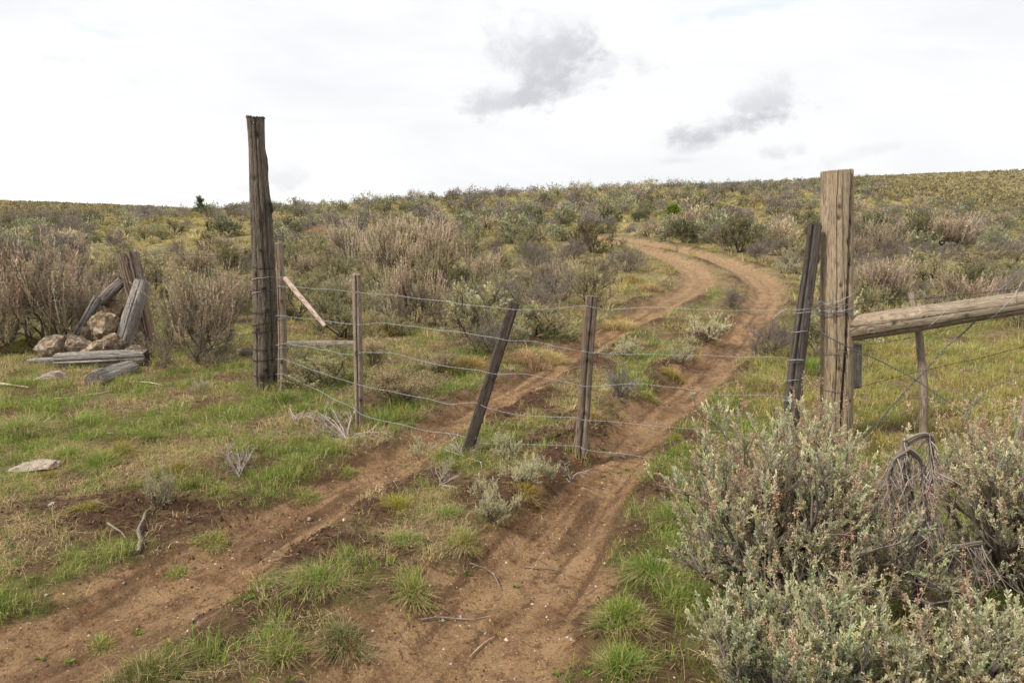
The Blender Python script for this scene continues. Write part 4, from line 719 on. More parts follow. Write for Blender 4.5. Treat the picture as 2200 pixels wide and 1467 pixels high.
B = [
 (105, 748, 250, 255, 'T', 'left of the rock pile, with a dark trunk', 'largest dry'), (432, 765, 215, 195, 'T', 'between the corner post and the tall post', 'round dry'),
 (5, 752, 170, 150, 'T', 'cut by the left photo edge beside the largest dry one', 'spreading'), (498, 690, 90, 120, 'T', 'just left of the tall post', 'narrow'),
 (380, 505, 60, 34, 'G', 'alone on yellow grass above the corner post', 'small'), (315, 517, 60, 36, 'G', 'alone on yellow grass up left of the corner post', 'small'), (350, 515, 34, 28, 'G', 'between the two small bushes above the corner post', 'tiny'),
 (405, 573, 62, 62, 'P', 'behind the highest old wire left of the tall post', ''), (168, 510, 74, 40, 'P', 'over the top of the largest dry sagebrush', 'rounded'), (80, 488, 64, 40, 'P', 'near the left edge below the far hill', 'small'),
 (40, 580, 70, 80, 'P', 'near the left edge behind the largest dry sagebrush', 'tall'), (265, 555, 45, 40, 'P', 'directly behind the corner post top', 'brushlike'), (232, 615, 60, 50, 'D', 'left of the corner post behind the kinked wire', ''),
 (500, 600, 60, 70, 'D', 'close behind the tall post on its left', ''), (455, 540, 50, 40, 'D', 'up the slope left of the tall post', 'compact'), (210, 560, 50, 40, 'S', 'above the largest dry sagebrush, on yellow grass', 'branchy'),
 (640, 580, 80, 75, 'G', 'right of the tall post above the end stake', ''), (640, 680, 90, 100, 'G', 'behind the peeled hanging stick', ''), (715, 700, 90, 120, 'G', 'left of the first gate stay', 'upright'), (720, 620, 90, 90, 'G', 'up behind the first gate stay', 'airy'),
 (760, 575, 120, 100, 'T', 'at the left of the big dry clump', 'tall'), (835, 600, 150, 125, 'T', 'in the middle of the big dry clump', 'broad'), (935, 590, 130, 110, 'T', 'at the right of the big dry clump', 'wide'), (905, 540, 110, 70, 'T', 'at the top of the big dry clump', ''),
 (900, 702, 125, 150, 'T', 'with open dark branches behind the top gate strand', 'open'), (1005, 738, 150, 150, 'G', 'with bare dark stems left of the leaning black stay', 'open'), (930, 625, 100, 95, 'G', 'below the big dry clump', 'dense'), (820, 650, 90, 90, 'G', 'above the first gate stay', 'pale'),
 (1060, 660, 100, 95, 'G', 'up behind the leaning black stay', ''), (1195, 650, 110, 95, 'P', 'between the leaning black stay and the square stay', 'twiggy'), (1265, 662, 110, 120, 'G', 'right behind the top of the square stay', 'tall'), (1150, 722, 150, 85, 'G', 'left of the square stay at the rut edge', 'low'),
 (1100, 735, 70, 60, 'S', 'right of the leaning black stay at the rut edge', 'leafy'), (1270, 543, 115, 66, 'D', 'left of where the track vanishes', 'big'), (1345, 585, 85, 68, 'P', 'inside the bend of the track', 'half green'), (1160, 567, 66, 48, 'P', 'left of the bend, first of a small pair', ''), (1228, 568, 66, 56, 'P', 'left of the bend, second of a small pair', ''),
 (1300, 610, 70, 60, 'P', 'beside the inner edge of the track bend', 'small'), (1585, 542, 120, 76, 'D', 'above the outer track bend', 'large domed'), (1695, 580, 58, 42, 'P', 'on bare soil left of the charred stake', 'round grey'), (1680, 550, 70, 50, 'P', 'above the round grey one left of the charred stake', ''), (1735, 520, 60, 50, 'D', 'touching the top of the charred stake', ''),
 (1505, 732, 105, 58, 'S', 'between the ruts behind the top strand', ''), (1462, 778, 82, 60, 'S', 'between the ruts on the second gate strand', 'pale'), (1343, 770, 84, 46, 'S', 'just right of the square stay', 'pale green'), (1655, 765, 110, 92, 'P', 'beside the right rut, left of the charred stake', 'bushy'),
 (1335, 852, 46, 70, 'P', 'small upright twigs right of the square stay', ''), (1570, 660, 50, 50, 'P', 'small tuft between the far ruts', ''), (870, 862, 150, 85, 'R', 'right of the first gate stay', 'greenest'), (800, 785, 100, 66, 'R', 'touching the first gate stay', 'driest'), (938, 800, 90, 52, 'R', 'above the left rut between stays', 'low'),
 (690, 830, 150, 92, 'G', 'between the tall post and the first gate stay', 'low leafy'), (640, 800, 60, 60, 'G', 'at the foot of the left end stake', 'small'),
 (1870, 540, 110, 75, 'T', 'right of the tan post top', ''), (1955, 530, 105, 66, 'D', 'right of the tan post on the mid slope', 'dark'), (2035, 535, 120, 72, 'T', 'with a white bare stem above the brace rail', ''), (1890, 650, 130, 96, 'T', 'behind the topmost wire next to the tan post', 'feathery'), (1860, 615, 80, 66, 'P', 'pressed against the tan post on its right', ''),
 (1990, 612, 100, 60, 'G', 'above the fence stay', ''), (2075, 650, 130, 66, 'T', 'above the middle of the brace rail', 'reddish'), (2165, 640, 90, 60, 'P', 'above the right end of the brace rail', ''), (1855, 500, 60, 40, 'D', 'up the slope right of the tan post', 'little'), (2150, 560, 100, 50, 'P', 'on the slope at the right edge', ''),
 (1915, 575, 70, 56, 'P', 'between two dry ones right of the tan post', ''), (2185, 700, 60, 50, 'G', 'under the brace rail by the steel post', ''),
 (425, 848, 40, 45, 'S', 'seedling in green grass left of the tall post', ''), (337, 1092, 74, 104, 'S', 'seedling standing alone above the crooked pale stick', 'small upright'),
 (1052, 1105, 100, 92, 'S', 'in front of the leaning black stay, nearest of three', 'pale yellowish'), (1092, 990, 96, 74, 'S', 'in front of the leaning black stay, farthest of three', 'loose'), (1122, 1045, 90, 72, 'S', 'in front of the leaning black stay, middle of three', 'bright'), (900, 988, 64, 56, 'S', 'left of the foot of the leaning black stay', 'small'), (960, 1010, 40, 36, 'S', 'at the foot of the leaning black stay', 'tiny'), (1165, 1020, 60, 50, 'S', 'right of the three pale ones, nearly bare', 'sparse'),
]
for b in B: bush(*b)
# grasses, twiggy plants, tree on the skyline further down; random bushes in between
def on_track(x, y, m=.25):
    x = np.atleast_1d(x); y = np.atleast_1d(y); dl, _, _, hl = poly_field(x, y, RUT_L, HW_L); dr, _, tr, hr = poly_field(x, y, RUT_R, HW_R); _, _, tl, _ = poly_field(x, y, RUT_L, HW_L)
    return (dl < hl + m) | (dr < hr + m) | ((tl < 0) & (tr > 0) & (y < 19))
def to_px(x, y, z):
    c, s = math.cos(PITCH), math.sin(PITCH); dep = y * c - (z - CAMH) * s; up = y * s + (z - CAMH) * c; return CX + F * x / dep, CY - F * up / dep
rg = np.random.default_rng(11); nC = 26000
yy = np.exp(rg.uniform(math.log(8.2), math.log(150), nC)); keep = rg.random(nC) < (yy / 60) ** 1.2 * 3; yy = yy[keep]; xx = rg.uniform(-.86, .86, len(yy)) * yy
zz_ = hgt(xx, yy); ppx, ppy = to_px(xx, yy, zz_)
dn = ss(fbm(xx * .11 + 3, yy * .11, 3), -.28, .22); dens_ = .10 + .5 * dn; dens_ = np.where(yy > 16, dens_ * 1.1, dens_ * 1.05); dens_ = np.where((ppx > 1230) & (ppx < 1460) & (ppy > 520) & (ppy < 650), 0, dens_)
dens_ = np.where((ppx > 1840) & (yy < 11), .0, dens_); dens_ = np.where((yy > 62) & ((ppx < 650) | (ppx > 1900)), dens_ * .42, dens_)
dens_ = np.where((ppx > 200) & (ppx < 560) & (ppy > 470) & (ppy < 575), dens_ * .12, dens_); dens_ = np.where((ppx < 560) & (yy < 11), 0, dens_); dens_ = np.where((ppx > 560) & (ppx < 1000) & (yy < 9.5), 0, dens_)
dens_ = np.where((ppx > 1330) & (ppx < 1760) & (ppy > 600), dens_ * .0, dens_)
ok = (rg.random(len(yy)) < dens_) & ~on_track(xx, yy, .38); xx, yy, zz_, ppx, ppy = (q[ok] for q in (xx, yy, zz_, ppx, ppy))
rad = (.24 + .42 * rg.random(len(xx)) ** 1.3) * np.where(yy > 60, .9, 1.0) * np.where((yy > 62) & ((ppx < 650) | (ppx > 1900)), .75, 1); sel = []; grid = {}
for (a, b_, r) in occupied: grid.setdefault((int(a // 1.3), int(b_ // 1.3)), []).append((a, b_, r * .9))
for i in rg.permutation(len(xx)):
    a, b_, r = xx[i], yy[i], rad[i]; k = (int(a // 1.3), int(b_ // 1.3)); bad = False
    for u_ in (-1, 0, 1):
        for v_ in (-1, 0, 1):
            for (c_x, c_y, r2) in grid.get((k[0] + u_, k[1] + v_), ()):
                if (c_x - a) ** 2 + (c_y - b_) ** 2 < ((r + r2) * (.84 if b_ < 16 else 1.02)) ** 2: bad = True; break
            if bad: break
        if bad: break
    if not bad: grid.setdefault(k, []).append((a, b_, r)); sel.append(i)
sel = np.array(sel); sel = sel[np.argsort(yy[sel])]
dryness = fbm(xx * .16 + 50, yy * .16, 2); kinds = np.where(dryness[sel] > .12, 1, 0); rk = rg.random(len(sel))
def pick(i, j):
    r = rk[j]
    if yy[i] > 26: return 'G' if r < .20 else 'D' if r < .46 else 'P' if r < .90 else 'T'
    if kinds[j]: return 'T' if r < .16 else 'P' if r < .5 else 'G' if r < .8 else 'S'
    return 'G' if r < .38 else 'D' if r < .55 else 'P' if r < .82 else 'S' if r < .92 else 'T'
N_IND = 300 - len(B) - 4; cnt = 0; rest = []; bulk = []
for j, i in enumerate(sel):
    kd = pick(i, j); inview = -60 < ppx[i] < 2260
    if inview and cnt < N_IND and kd != 'R':
        cnt += 1; e = LIB[kd][j % len(LIB[kd])]; hh = rad[i] * rg.uniform(.95, 1.35); sx = rad[i] * 2 / e['W']; X = ppx[i]; d_ = yy[i]
        zone = 'left of the tall post' if X < 540 else 'behind the first gate stay' if X < 850 else 'behind the leaning black stay' if X < 1180 else 'behind the square stay' if X < 1340 else 'beyond the track bend' if X < 1740 else 'right of the tan gate post'
        band = 'in the low brush' if d_ < 13 else 'on the lower slope' if d_ < 17.5 else 'on the middle slope' if d_ < 24 else 'on the upper slope'
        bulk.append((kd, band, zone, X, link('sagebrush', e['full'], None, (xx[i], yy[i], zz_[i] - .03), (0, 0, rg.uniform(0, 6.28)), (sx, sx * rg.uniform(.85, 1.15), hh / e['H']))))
    else: rest.append((i, kd))
ORD = 'leftmost,second,third,fourth,fifth,sixth,seventh,eighth,ninth,tenth,eleventh,twelfth,thirteenth,fourteenth,fifteenth,sixteenth,seventeenth,eighteenth,nineteenth,twentieth'.split(',')
keys = {}
for b in bulk: keys.setdefault(b[:3], []).append(b)
for (kd, band, zone), L_ in keys.items():
    L_.sort(key=lambda b: b[3]); K_ = KDESC[kd]
    for n_, b in enumerate(L_):
        pre = '' if len(L_) == 1 else 'leftmost ' if n_ == 0 else 'rightmost ' if n_ == len(L_) - 1 else ORD[min(n_, 19)] + ' from left, '
        tag(b[4], f'{pre}{K_} {band} {zone}'.replace(' the ', ' '), 'sagebrush', f'{K_} {band} {zone}')
# the brush beyond the nearest three hundred: one mass of real low bushes
def lod(seed, kd, n):
    rg = np.random.default_rng(seed); mb = MB(); nc_ = 26 if n > 300 else 14; az = rg.uniform(0, 6.28, nc_); el = np.arcsin(rg.uniform(0, 1, nc_)); rr_ = rg.uniform(.55, 1, nc_)
    cc = np.stack([np.cos(az) * np.cos(el) * .42, np.sin(az) * np.cos(el) * .42, .15 + np.sin(el) * .55], 1) * rr_[:, None]; i = rg.integers(0, nc_, n); p = cc[i] + rg.normal(0, .075, (n, 3)); p[:, 2] = np.abs(p[:, 2])
    d = norm(norm(p - [0, 0, .1]) * .8 + [0, 0, .6] + rg.normal(0, .45, p.shape)); s = 1.0 if n > 300 else 1.6
    base = {'G': (.30, .31, .215), 'D': (.155, .16, .105), 'P': (.235, .215, .215), 'T': (.38, .325, .26), 'S': (.40, .38, .24)}[kd]
    Lr, Wr = ((.10, .042) if kd != 'P' else (.12, .026)) if kd != 'T' else (.16, .022)
    leaves(mb, p, d, Lr * s * rg.uniform(.6, 1.3, n), Wr * s * rg.uniform(.7, 1.3, n), np.clip(vary(rg, base, nc_, .2, .05)[i] * np.exp(rg.normal(0, .22, (n, 1))), 0, .8), rg)
    m = 14; az = rg.uniform(0, 6.28, m); e = rg.uniform(.3, 1.3, m); dd = np.stack([np.cos(az) * np.cos(e), np.sin(az) * np.cos(e), np.sin(e)], 1); segs(mb, np.zeros((m, 3)), dd * .45, .012, .005, BARK, 3)
    q = rg.integers(0, m, m * 2); segs(mb, dd[q] * .28, dd[q] * .35 + rg.normal(0, .14, (m * 2, 3)) + [0, 0, .14], .007, .003, BARKG, 3); return mb
LOD = {(kd, l): [lod(500 + k * 11 + l + ord(kd), kd, (850, 330, 150)[l]) for k in range(3)] for kd in 'GDPTS' for l in (0, 1, 2)}
mass = MB()
for i, kd in rest:
    d_ = yy[i]; l = 0 if d_ < 32 else 1 if d_ < 60 else 2; m = LOD[(kd, l)][rg.integers(0, 3)]; a = rg.uniform(0, 6.28); f_ = 1.12 if d_ < 62 or 650 < ppx[i] < 1900 else .9; r = rad[i] * 2.1 * f_; h = rad[i] * rg.uniform(1.0, 1.5) / .75 * f_
    M = np.array([[math.cos(a) * r, -math.sin(a) * r, 0, xx[i]], [math.sin(a) * r, math.cos(a) * r, 0, yy[i]], [0, 0, h, zz_[i] - .04], [0, 0, 0, 1]]); mass.merge(m, M, tint=float(np.exp(rg.normal(0, .12))))
tag(link('distant_sagebrush', mass.mesh('distant_sagebrush', M_LEAF)), 'mixed grey, tan and olive sagebrush spreading over the upper slope and crest', 'brush', kind='stuff')
print('bushes', len(B), cnt, 'rest', len(rest), 'faces', sum(len(q) for q in mass.q))
# trees on the skyline
def crown_tree(px, py, w, h, col, label, seed, name='tree', cat='tree'):
    p = G(px, py); y = p[1]; W = w * y / F; H = h * y / F; rg = np.random.default_rng(seed); fo, br = MB(), MB(); st = grow(rg, np.zeros((3, 3)), rg.normal(0, .2, (3, 3)) + [0, 0, 1], H * .85, 6, .08, .2); polys(br, st, H * .03, BARK, 5)
    q, d, t = along(rg, st, 14, .1, 1.0); s1 = grow(rg, q, d + rg.normal(0, .9, d.shape), W * .38 * (1.15 - t * .6), 4, .2, .1); polys(br, s1, H * .012, BARK, 4); q, d, t = along(rg, s1, 60, .2, 1.1); q = q + rg.normal(0, W * .035, q.shape)
    leaves(fo, q, rg.normal(0, 1, q.shape) + d, W * .07, W * .035, vary(rg, col, len(q), .25, .06), rg); o = thing(name, p, label, cat); link('trunk', br.mesh('trunk', M_TWIG), o); link('crown', fo.mesh('crown', M_LEAF), o)
crown_tree(433, 462, 34, 40, (.10, .135, .05), 'small dark green tree standing alone on the skyline left of the tall post', 1)
crown_tree(1450, 482, 58, 36, (.20, .29, .05), 'bright green shrub in the grey brush above the track bend', 2, 'green_shrub', 'shrub')
crown_tree(450, 500, 16, 26, (.07, .12, .04), 'tiny dark green juniper on yellow grass left of the tall post', 3, 'juniper', 'juniper')

# ------------------------------------------------------------------ grasses
def blades(mb, c, h, lean, w, col, rg, bend=.35, two=True):
    """c (n,3) roots; h heights; lean (n,3) horizontal lean"""
    n = len(c)
    if n == 0: return
    h = np.broadcast_to(h, (n,))[:, None]; w = np.broadcast_to(w, (n,))[:, None]; a = rg.uniform(0, 2 * math.pi, n); s = np.stack([np.cos(a), np.sin(a), a * 0], 1) * w * .5
    up = np.array([0, 0, 1.]); m = c + (up + lean * .55) * h * .55; t = c + (up * (1 - bend * np.linalg.norm(lean, axis=1, keepdims=True).clip(0, 1.6)) + lean * 1.25) * h
    col = np.asarray(col, float); col = np.broadcast_to(col, (n, 3)) if col.ndim == 1 else col
    if two:
        v = np.stack([c - s, c + s, m + s * .8, m - s * .8, t], 1); b = np.arange(n)[:, None] * 5; mb.add(v, b + np.array([[0, 1, 2, 3]]), b + np.array([[3, 2, 4]]), col=np.repeat(col, 5, 0))
    else:
        v = np.stack([c - s, c + s, t], 1); mb.add(v, None, np.arange(n * 3).reshape(-1, 3), col=np.repeat(col, 3, 0))
GRN = (.19, .30, .055); GRN2 = (.29, .35, .10); STR = (.58, .47, .30); STR2 = (.42, .33, .22); YEL = (.40, .33, .11); LIME = (.34, .36, .07)
rg = np.random.default_rng(21)
def scatter(n, y0, y1, pw=1.0, xr=.84):
    y = (rg.random(n) * (y1 ** (pw + 1) - y0 ** (pw + 1)) + y0 ** (pw + 1)) ** (1 / (pw + 1)); x = rg.uniform(-xr, xr, n) * y; return x, y
turf = MB()
def region(x, y):
    """how lush the grass is here"""
    z, dirt, dk, patch, green, (sl, tl, ml, sr, tr, mr) = fields(x, y)
    left = ((tl > 0) & (x < -.3)) * ss(y, 3.6, 5.2) * (1 - ss(y, 7.0, 8.0)); right = (tr < 0) * ss(-tr, .35, .7) * (1 - ss(y, 5.2, 6.5)); field = ((x > 2.2) & (y > 5) & (y < 12)) * 1.0
    lush = np.clip(.10 + .9 * left * ss(green, .3, .6) + 1.0 * right * (1 - ss(-tr, 1.3, 2.2) * .5) + .7 * field + .6 * ss(green, .5, .8), 0, 1); return z, dirt, dk, patch, green, lush, left, right, field
# clumps of blades
def clumps(n, y0, y1, nb, hh, spread, pw=1.0, two=True, wd=.0028, thr=1.0):
    x, y = scatter(n, y0, y1, pw); z, dirt, dk, patch, green, lush, left, right, field = region(x, y)
    cl = ss(fbm(x * 2.6 + 11, y * 2.6, 3), -.04, .16); prob = (1 - dirt) ** 2 * (1 - .93 * dk) * (1 - .75 * patch) * (.14 + .86 * cl) * thr; k = rg.random(n) < prob
    x, y, z, lush, field = x[k], y[k], z[k], lush[k], field[k]; m = len(x); g_ = rg.random(m) < np.clip(lush * 1.15 + .12, 0, 1); c3 = np.where(g_[:, None], np.where(rg.random((m, 1)) < .5, np.array([GRN]), np.array([GRN2])), np.where(rg.random((m, 1)) < .6, np.array([STR]), np.array([STR2])))
    c3 = np.where((field[:, None] > 0) & g_[:, None], np.array([[.36, .35, .12]]), c3); c3 = np.clip(c3 * np.exp(rg.normal(0, .2, (m, 1))) * np.exp(rg.normal(0, .07, (m, 3))), 0, .8)
    i = np.repeat(np.arange(m), nb); N_ = len(i); off = rg.normal(0, 1, (N_, 2)) * spread; root = np.stack([x[i] + off[:, 0], y[i] + off[:, 1], z[i] - .004], 1); ln = np.concatenate([off / spread * .22 + rg.normal(0, .35, (N_, 2)), np.zeros((N_, 1))], 1)
    ln = np.where(g_[i][:, None], ln, ln * 2.0); hgt_ = hh * np.exp(rg.normal(0, .35, N_)) * np.where(g_[i], 1, .62) * (.7 + .6 * rg.random(m))[i]; dryb = rg.random(N_) < .17; cc = np.where(dryb[:, None], np.array([STR]), c3[i]) * np.exp(rg.normal(0, .15, (N_, 1)))
    blades(turf, root, hgt_, ln, wd, cc, rg, two=two)
clumps(23000, 1.9, 5.2, 17, .052, .026)
clumps(22000, 5.0, 9.5, 14, .070, .035, wd=.004)
clumps(16000, 9.0, 17, 9, .10, .06, two=False, wd=.008)
# soft short carpet
clumps(42000, 1.9, 9, 6, .022, .03, pw=.6, two=False, wd=.003, thr=1.3)
# weeds and straw gathered round the feet of the posts
for (fx, fy, fr) in [(572, 835, .17), (608, 832, .08), (773, 932, .08), (1002, 976, .09), (1247, 978, .08), (1694, 952, .12), (1794, 968, .19), (1990, 925, .08), (322, 765, .15), (220, 775, .35), (300, 790, .2), (130, 790, .3), (240, 830, .2), (690, 752, .25)]:
    p = G(fx, fy); n = int(900 * fr / .15 * .5); a = rg.uniform(0, 6.28, n); q = fr * (.55 + .6 * rg.random(n)); x = p[0] + np.cos(a) * q; y = p[1] + np.sin(a) * q; k = rg.random(n) < ss(fbm(x * 9, y * 9, 2), -.3, .2); x, y = x[k], y[k]; n = len(x)
    cc = np.array([GRN, GRN2, STR, STR2, STR])[rg.integers(0, 5, n)] * np.exp(rg.normal(0, .2, (n, 1))); blades(turf, np.stack([x, y, hgt(x, y) - .004], 1), rg.uniform(.03, .14, n), rg.normal(0, .4, (n, 3)) * [1, 1, 0], .0035, cc, rg)
tag(link('grass', turf.mesh('grass', M_GRASS)), 'short green spring grass mixed with dry straw over the ground', 'grass', kind='stuff')
# tussock mounds over the far slope: one mass
far = MB(); x, y = scatter(17000, 9.5, 75, 1.0); n = len(x); pxx, pyy = to_px(x, y, hgt(x, y)); k = ~on_track(x, y, .05) & (rg.random(n) < .45 + .55 * ss(fbm(x * .3, y * .3, 3), -.25, .2)) & ~((x > 2.2) & (y < 11)); x, y = x[k], y[k]; z = hgt(x, y); m = len(x)
nb = 26; i = np.repeat(np.arange(m), nb); N_ = len(i); R_ = rg.uniform(.08, .19, m)[i]; a = rg.uniform(0, 6.28, N_); q = np.sqrt(rg.random(N_)); off = np.stack([np.cos(a) * q, np.sin(a) * q], 1) * R_[:, None] * .55
pal = np.array([(.47, .42, .22), (.55, .47, .28), STR2, (.33, .30, .10), (.28, .26, .10), (.50, .41, .22)]); cc = pal[rg.integers(0, 6, m)] * np.exp(rg.normal(0, .15, (m, 1)))
ln = np.concatenate([off / R_[:, None] * 1.1 + rg.normal(0, .25, (N_, 2)), np.zeros((N_, 1))], 1); blades(far, np.stack([x[i] + off[:, 0], y[i] + off[:, 1], z[i] - .02], 1), R_ * rg.uniform(1.1, 2.0, N_), ln, np.clip(y[i] * .0011, .010, .06), np.clip(cc[i] * np.exp(rg.normal(0, .18, (N_, 1))), 0, .8), rg, two=False)
tag(link('bunchgrass', far.mesh('bunchgrass', M_GRASS)), 'yellow olive bunchgrass carpeting the slope between the sagebrush', 'bunchgrass', kind='stuff')
# tiny far-hill scrub
sc_ = MB(); x = rg.uniform(-.9, .9, 26000); y = np.exp(rg.uniform(math.log(60), math.log(240), 26000)); k = (x < -.25) | (x > .42); x, y = x[k] * y[k], y[k]; z = hgt(x, y); n = len(x); nb = 5; i = np.repeat(np.arange(n), nb); p = np.stack([x[i], y[i], z[i]], 1) + rg.normal(0, .16, (n * nb, 3)) * [1, 1, .3]
hp = np.array([(.15, .145, .10), (.29, .27, .145), (.23, .22, .13), (.34, .31, .17)])[rg.integers(0, 4, n)] * np.exp(rg.normal(0, .15, (n, 1))); leaves(sc_, p, rg.normal(0, .5, p.shape) + [0, 0, .8], rg.uniform(.25, .55, n * nb) , .22, hp[i], rg)
tag(link('hill_scrub', sc_.mesh('hill_scrub', M_LEAF)), 'low olive scrub dotting the two far hills', 'scrub', kind='stuff')

# single tussocks one can tell apart
def tussock(px, py, w, h, col, label, seed, tips=None, nb=None, lean=1.0, name='grass_tussock', cat='grass tussock'):
    p = G(px, py); y = p[1]; R_ = w * y / F / 2 * 1.08; H = h * y / F * .82; rg = np.random.default_rng(seed); n = nb or int(min(1400, 260 + 9000 * R_)); nk = 3 + int(R_ * 60); ka = rg.uniform(0, 6.28, nk); kq = rg.random(nk) ** .7; kc = np.stack([np.cos(ka) * kq, np.sin(ka) * kq], 1) * R_ * .9; kc[0] = 0; kh = rg.uniform(.55, 1.1, nk) * (1 - .45 * kq); kh[0] = 1.05; ki = rg.integers(0, nk, n)
    xy = kc[ki] + rg.normal(0, R_ * .17 + .008, (n, 2)); off = np.concatenate([xy, np.zeros((n, 1))], 1); a = np.arctan2(xy[:, 1], xy[:, 0]); q = np.minimum(np.hypot(xy[:, 0], xy[:, 1]) / R_, 1.2)
    gz = hgt(p[0] + off[:, 0], p[1] + off[:, 1]) - p[2]; off[:, 2] = gz - .005; ln = np.stack([np.cos(a), np.sin(a), a * 0], 1) * q[:, None] * min(R_ / H, 1.3) * .5 * lean + rg.normal(0, .42, (n, 3)) * [1, 1, 0]
    c = vary(rg, np.array(col) * 1.12, n, .22, .07); c = np.where(rg.random((n, 1)) < .16, vary(rg, STR, n, .2, .05), c)
    if tips is not None: c = np.where(rg.random((n, 1)) < .22, vary(rg, tips, n, .2, .05), c)
    mb = MB(); blades(mb, off, H * .9 * kh[ki] * rg.uniform(.45, 1.1, n), ln, max(.0026, y * .0006), c, rg, bend=.3)
    k = n // 4; ln2 = np.stack([np.cos(a[:k]), np.sin(a[:k]), a[:k] * 0], 1) * rg.uniform(.9, 1.8, (k, 1)); blades(mb, off[:k], H * rg.uniform(.25, .6, k), ln2, .003, vary(rg, STR2, k, .2, .05), rg, bend=.4)
    tag(link(name, mb.mesh(name, M_GRASS), None, tuple(p)), label, cat)
TU = [
 (860, 1092, 58, 52, LIME, (.42, .42, .08), 'rounded yellow green tussock, brightest between the two ruts'), (1128, 1062, 56, 50, (.30, .25, .06), (.42, .21, .07), 'rust tipped tussock right of the pale sagebrush group'),
 (603, 868, 70, 52, (.12, .17, .035), GRN, 'dark green tussock at the foot of the tall post'), (648, 882, 50, 40, GRN, LIME, 'green tussock just right of the dark green one by the tall post'), (703, 893, 56, 40, (.18, .30, .05), LIME, 'vivid green tussock left of the first gate stay base'),
 (1276, 903, 40, 52, YEL, STR, 'yellow straw tussock touching the right side of the square stay'), (38, 930, 110, 78, GRN, STR, 'large tall green tussock with straw tops at the left edge'), (150, 985, 100, 60, GRN, STR, 'spiky green tussock near the flat pinkish rock'),
 (385, 1012, 56, 44, (.27, .25, .05), (.36, .24, .06), 'golden green tussock right of the silver seedling'), (182, 1095, 56, 34, (.27, .25, .06), GRN, 'yellowish tussock above the churned soil bank'), (105, 1028, 50, 32, (.22, .19, .05), (.33, .20, .06), 'brownish tussock against the flat pinkish rock'),
 (262, 975, 60, 56, YEL, GRN, 'upright yellow tipped tussock in the middle of the left grass'), (332, 945, 60, 42, (.11, .18, .035), GRN, 'dark green tuft right of the thin straight stick'), (215, 1000, 90, 66, GRN, GRN2, 'broad green tussock left of the yellow tipped one'),
 (748, 1018, 42, 22, GRN2, None, 'tiny green tuft alone in the left rut'), (655, 1068, 52, 34, GRN2, STR, 'low green tuft in the left rut below the first stay'), (310, 1462, 165, 105, (.14, .18, .045), STR2, 'big dark green tussock at the bottom edge left of the ruts'),
 (862, 1165, 66, 40, GRN, GRN2, 'flat topped green tuft between the ruts below the brightest tussock'), (690, 1245, 170, 78, GRN, STR2, 'widest grassy mound between the ruts'), (890, 1275, 105, 74, GRN, STR2, 'leaning green tussock at the left edge of the right rut'), (1000, 1170, 70, 62, GRN2, STR, 'wispy green tuft right of the leaning tussock'),
 (745, 1375, 110, 80, (.20, .23, .10), STR2, 'grey green tussock with silvery leaves near the bottom'), (380, 1237, 42, 24, GRN2, None, 'small green tuft in the middle of the left rut'), (218, 1385, 52, 32, GRN2, None, 'small green tuft lower in the left rut'), (460, 1165, 70, 40, GRN2, STR2, 'sprawling pale tuft right of the crooked stick'),
 (610, 1415, 120, 80, GRN, STR, 'loose green tussock at the bottom between the ruts'), (960, 1105, 60, 40, GRN, GRN2, 'green tuft left of the rust tipped tussock'), (1330, 705, 60, 44, STR, YEL, 'tan tussock at the rut edge right of the square stay'), (1140, 775, 66, 56, STR, STR2, 'tan mound of dry grass above the left rut'), (1185, 778, 56, 48, STR, YEL, 'second tan mound beside the square stay'),
 (955, 790, 60, 36, YEL, STR, 'yellow dry tussock above the low rabbitbrush'), (1020, 792, 66, 46, YEL, STR2, 'yellowish tussock left of the leaning black stay'), (815, 720, 70, 50, YEL, GRN, 'rounded tussock under the second gate strand'), (1085, 775, 50, 40, STR, YEL, 'tan tussock just right of the leaning black stay'), (1355, 605, 44, 30, YEL, STR2, 'golden tussock inside the track bend, upper one'), (1395, 625, 50, 34, STR, YEL, 'tan tussock inside the track bend, lower one'), (1445, 808, 44, 28, YEL, GRN, 'yellow tussock between the far ruts beside the pale sagebrush'),
 (1445, 945, 40, 24, LIME, GRN, 'small bright tuft at the edge of the right rut under the fourth strand'), (1395, 855, 40, 22, GRN2, None, 'faint green tuft in the right rut'), (1530, 1000, 60, 40, GRN, LIME, 'green tuft left of the large near sagebrush'), (1400, 1230, 120, 80, (.17, .29, .05), GRN, 'lush green tussock at the near verge'), (1330, 1320, 120, 74, (.18, .29, .05), GRN, 'lush green tussock next to the bent twig'), (1450, 1120, 110, 76, (.17, .28, .05), GRN2, 'upper lush tussock on the right verge'), (1330, 1440, 130, 80, (.18, .28, .05), GRN, 'lowest lush tussock on the right verge'),
 (2080, 760, 120, 40, GRN2, STR, 'soft pale tussock behind the barbed wires'), (1620, 830, 70, 56, GRN2, STR, 'pale green tussock left of the charred stake'), (1745, 800, 60, 66, GRN, GRN2, 'green grass tuft between charred stake and tan post'), (120, 745, 80, 60, (.16, .17, .06), YEL, 'shaded tussock behind the brown rocks'), (55, 750, 90, 60, GRN2, STR, 'green tussock left of the low timber end'), (685, 505, 50, 34, (.55, .42, .22), STR, 'bright straw tussock on the slope right of the tall post'),
]
for k, t in enumerate(TU): tussock(*t[:4], t[4], t[6], 300 + k, tips=t[5])
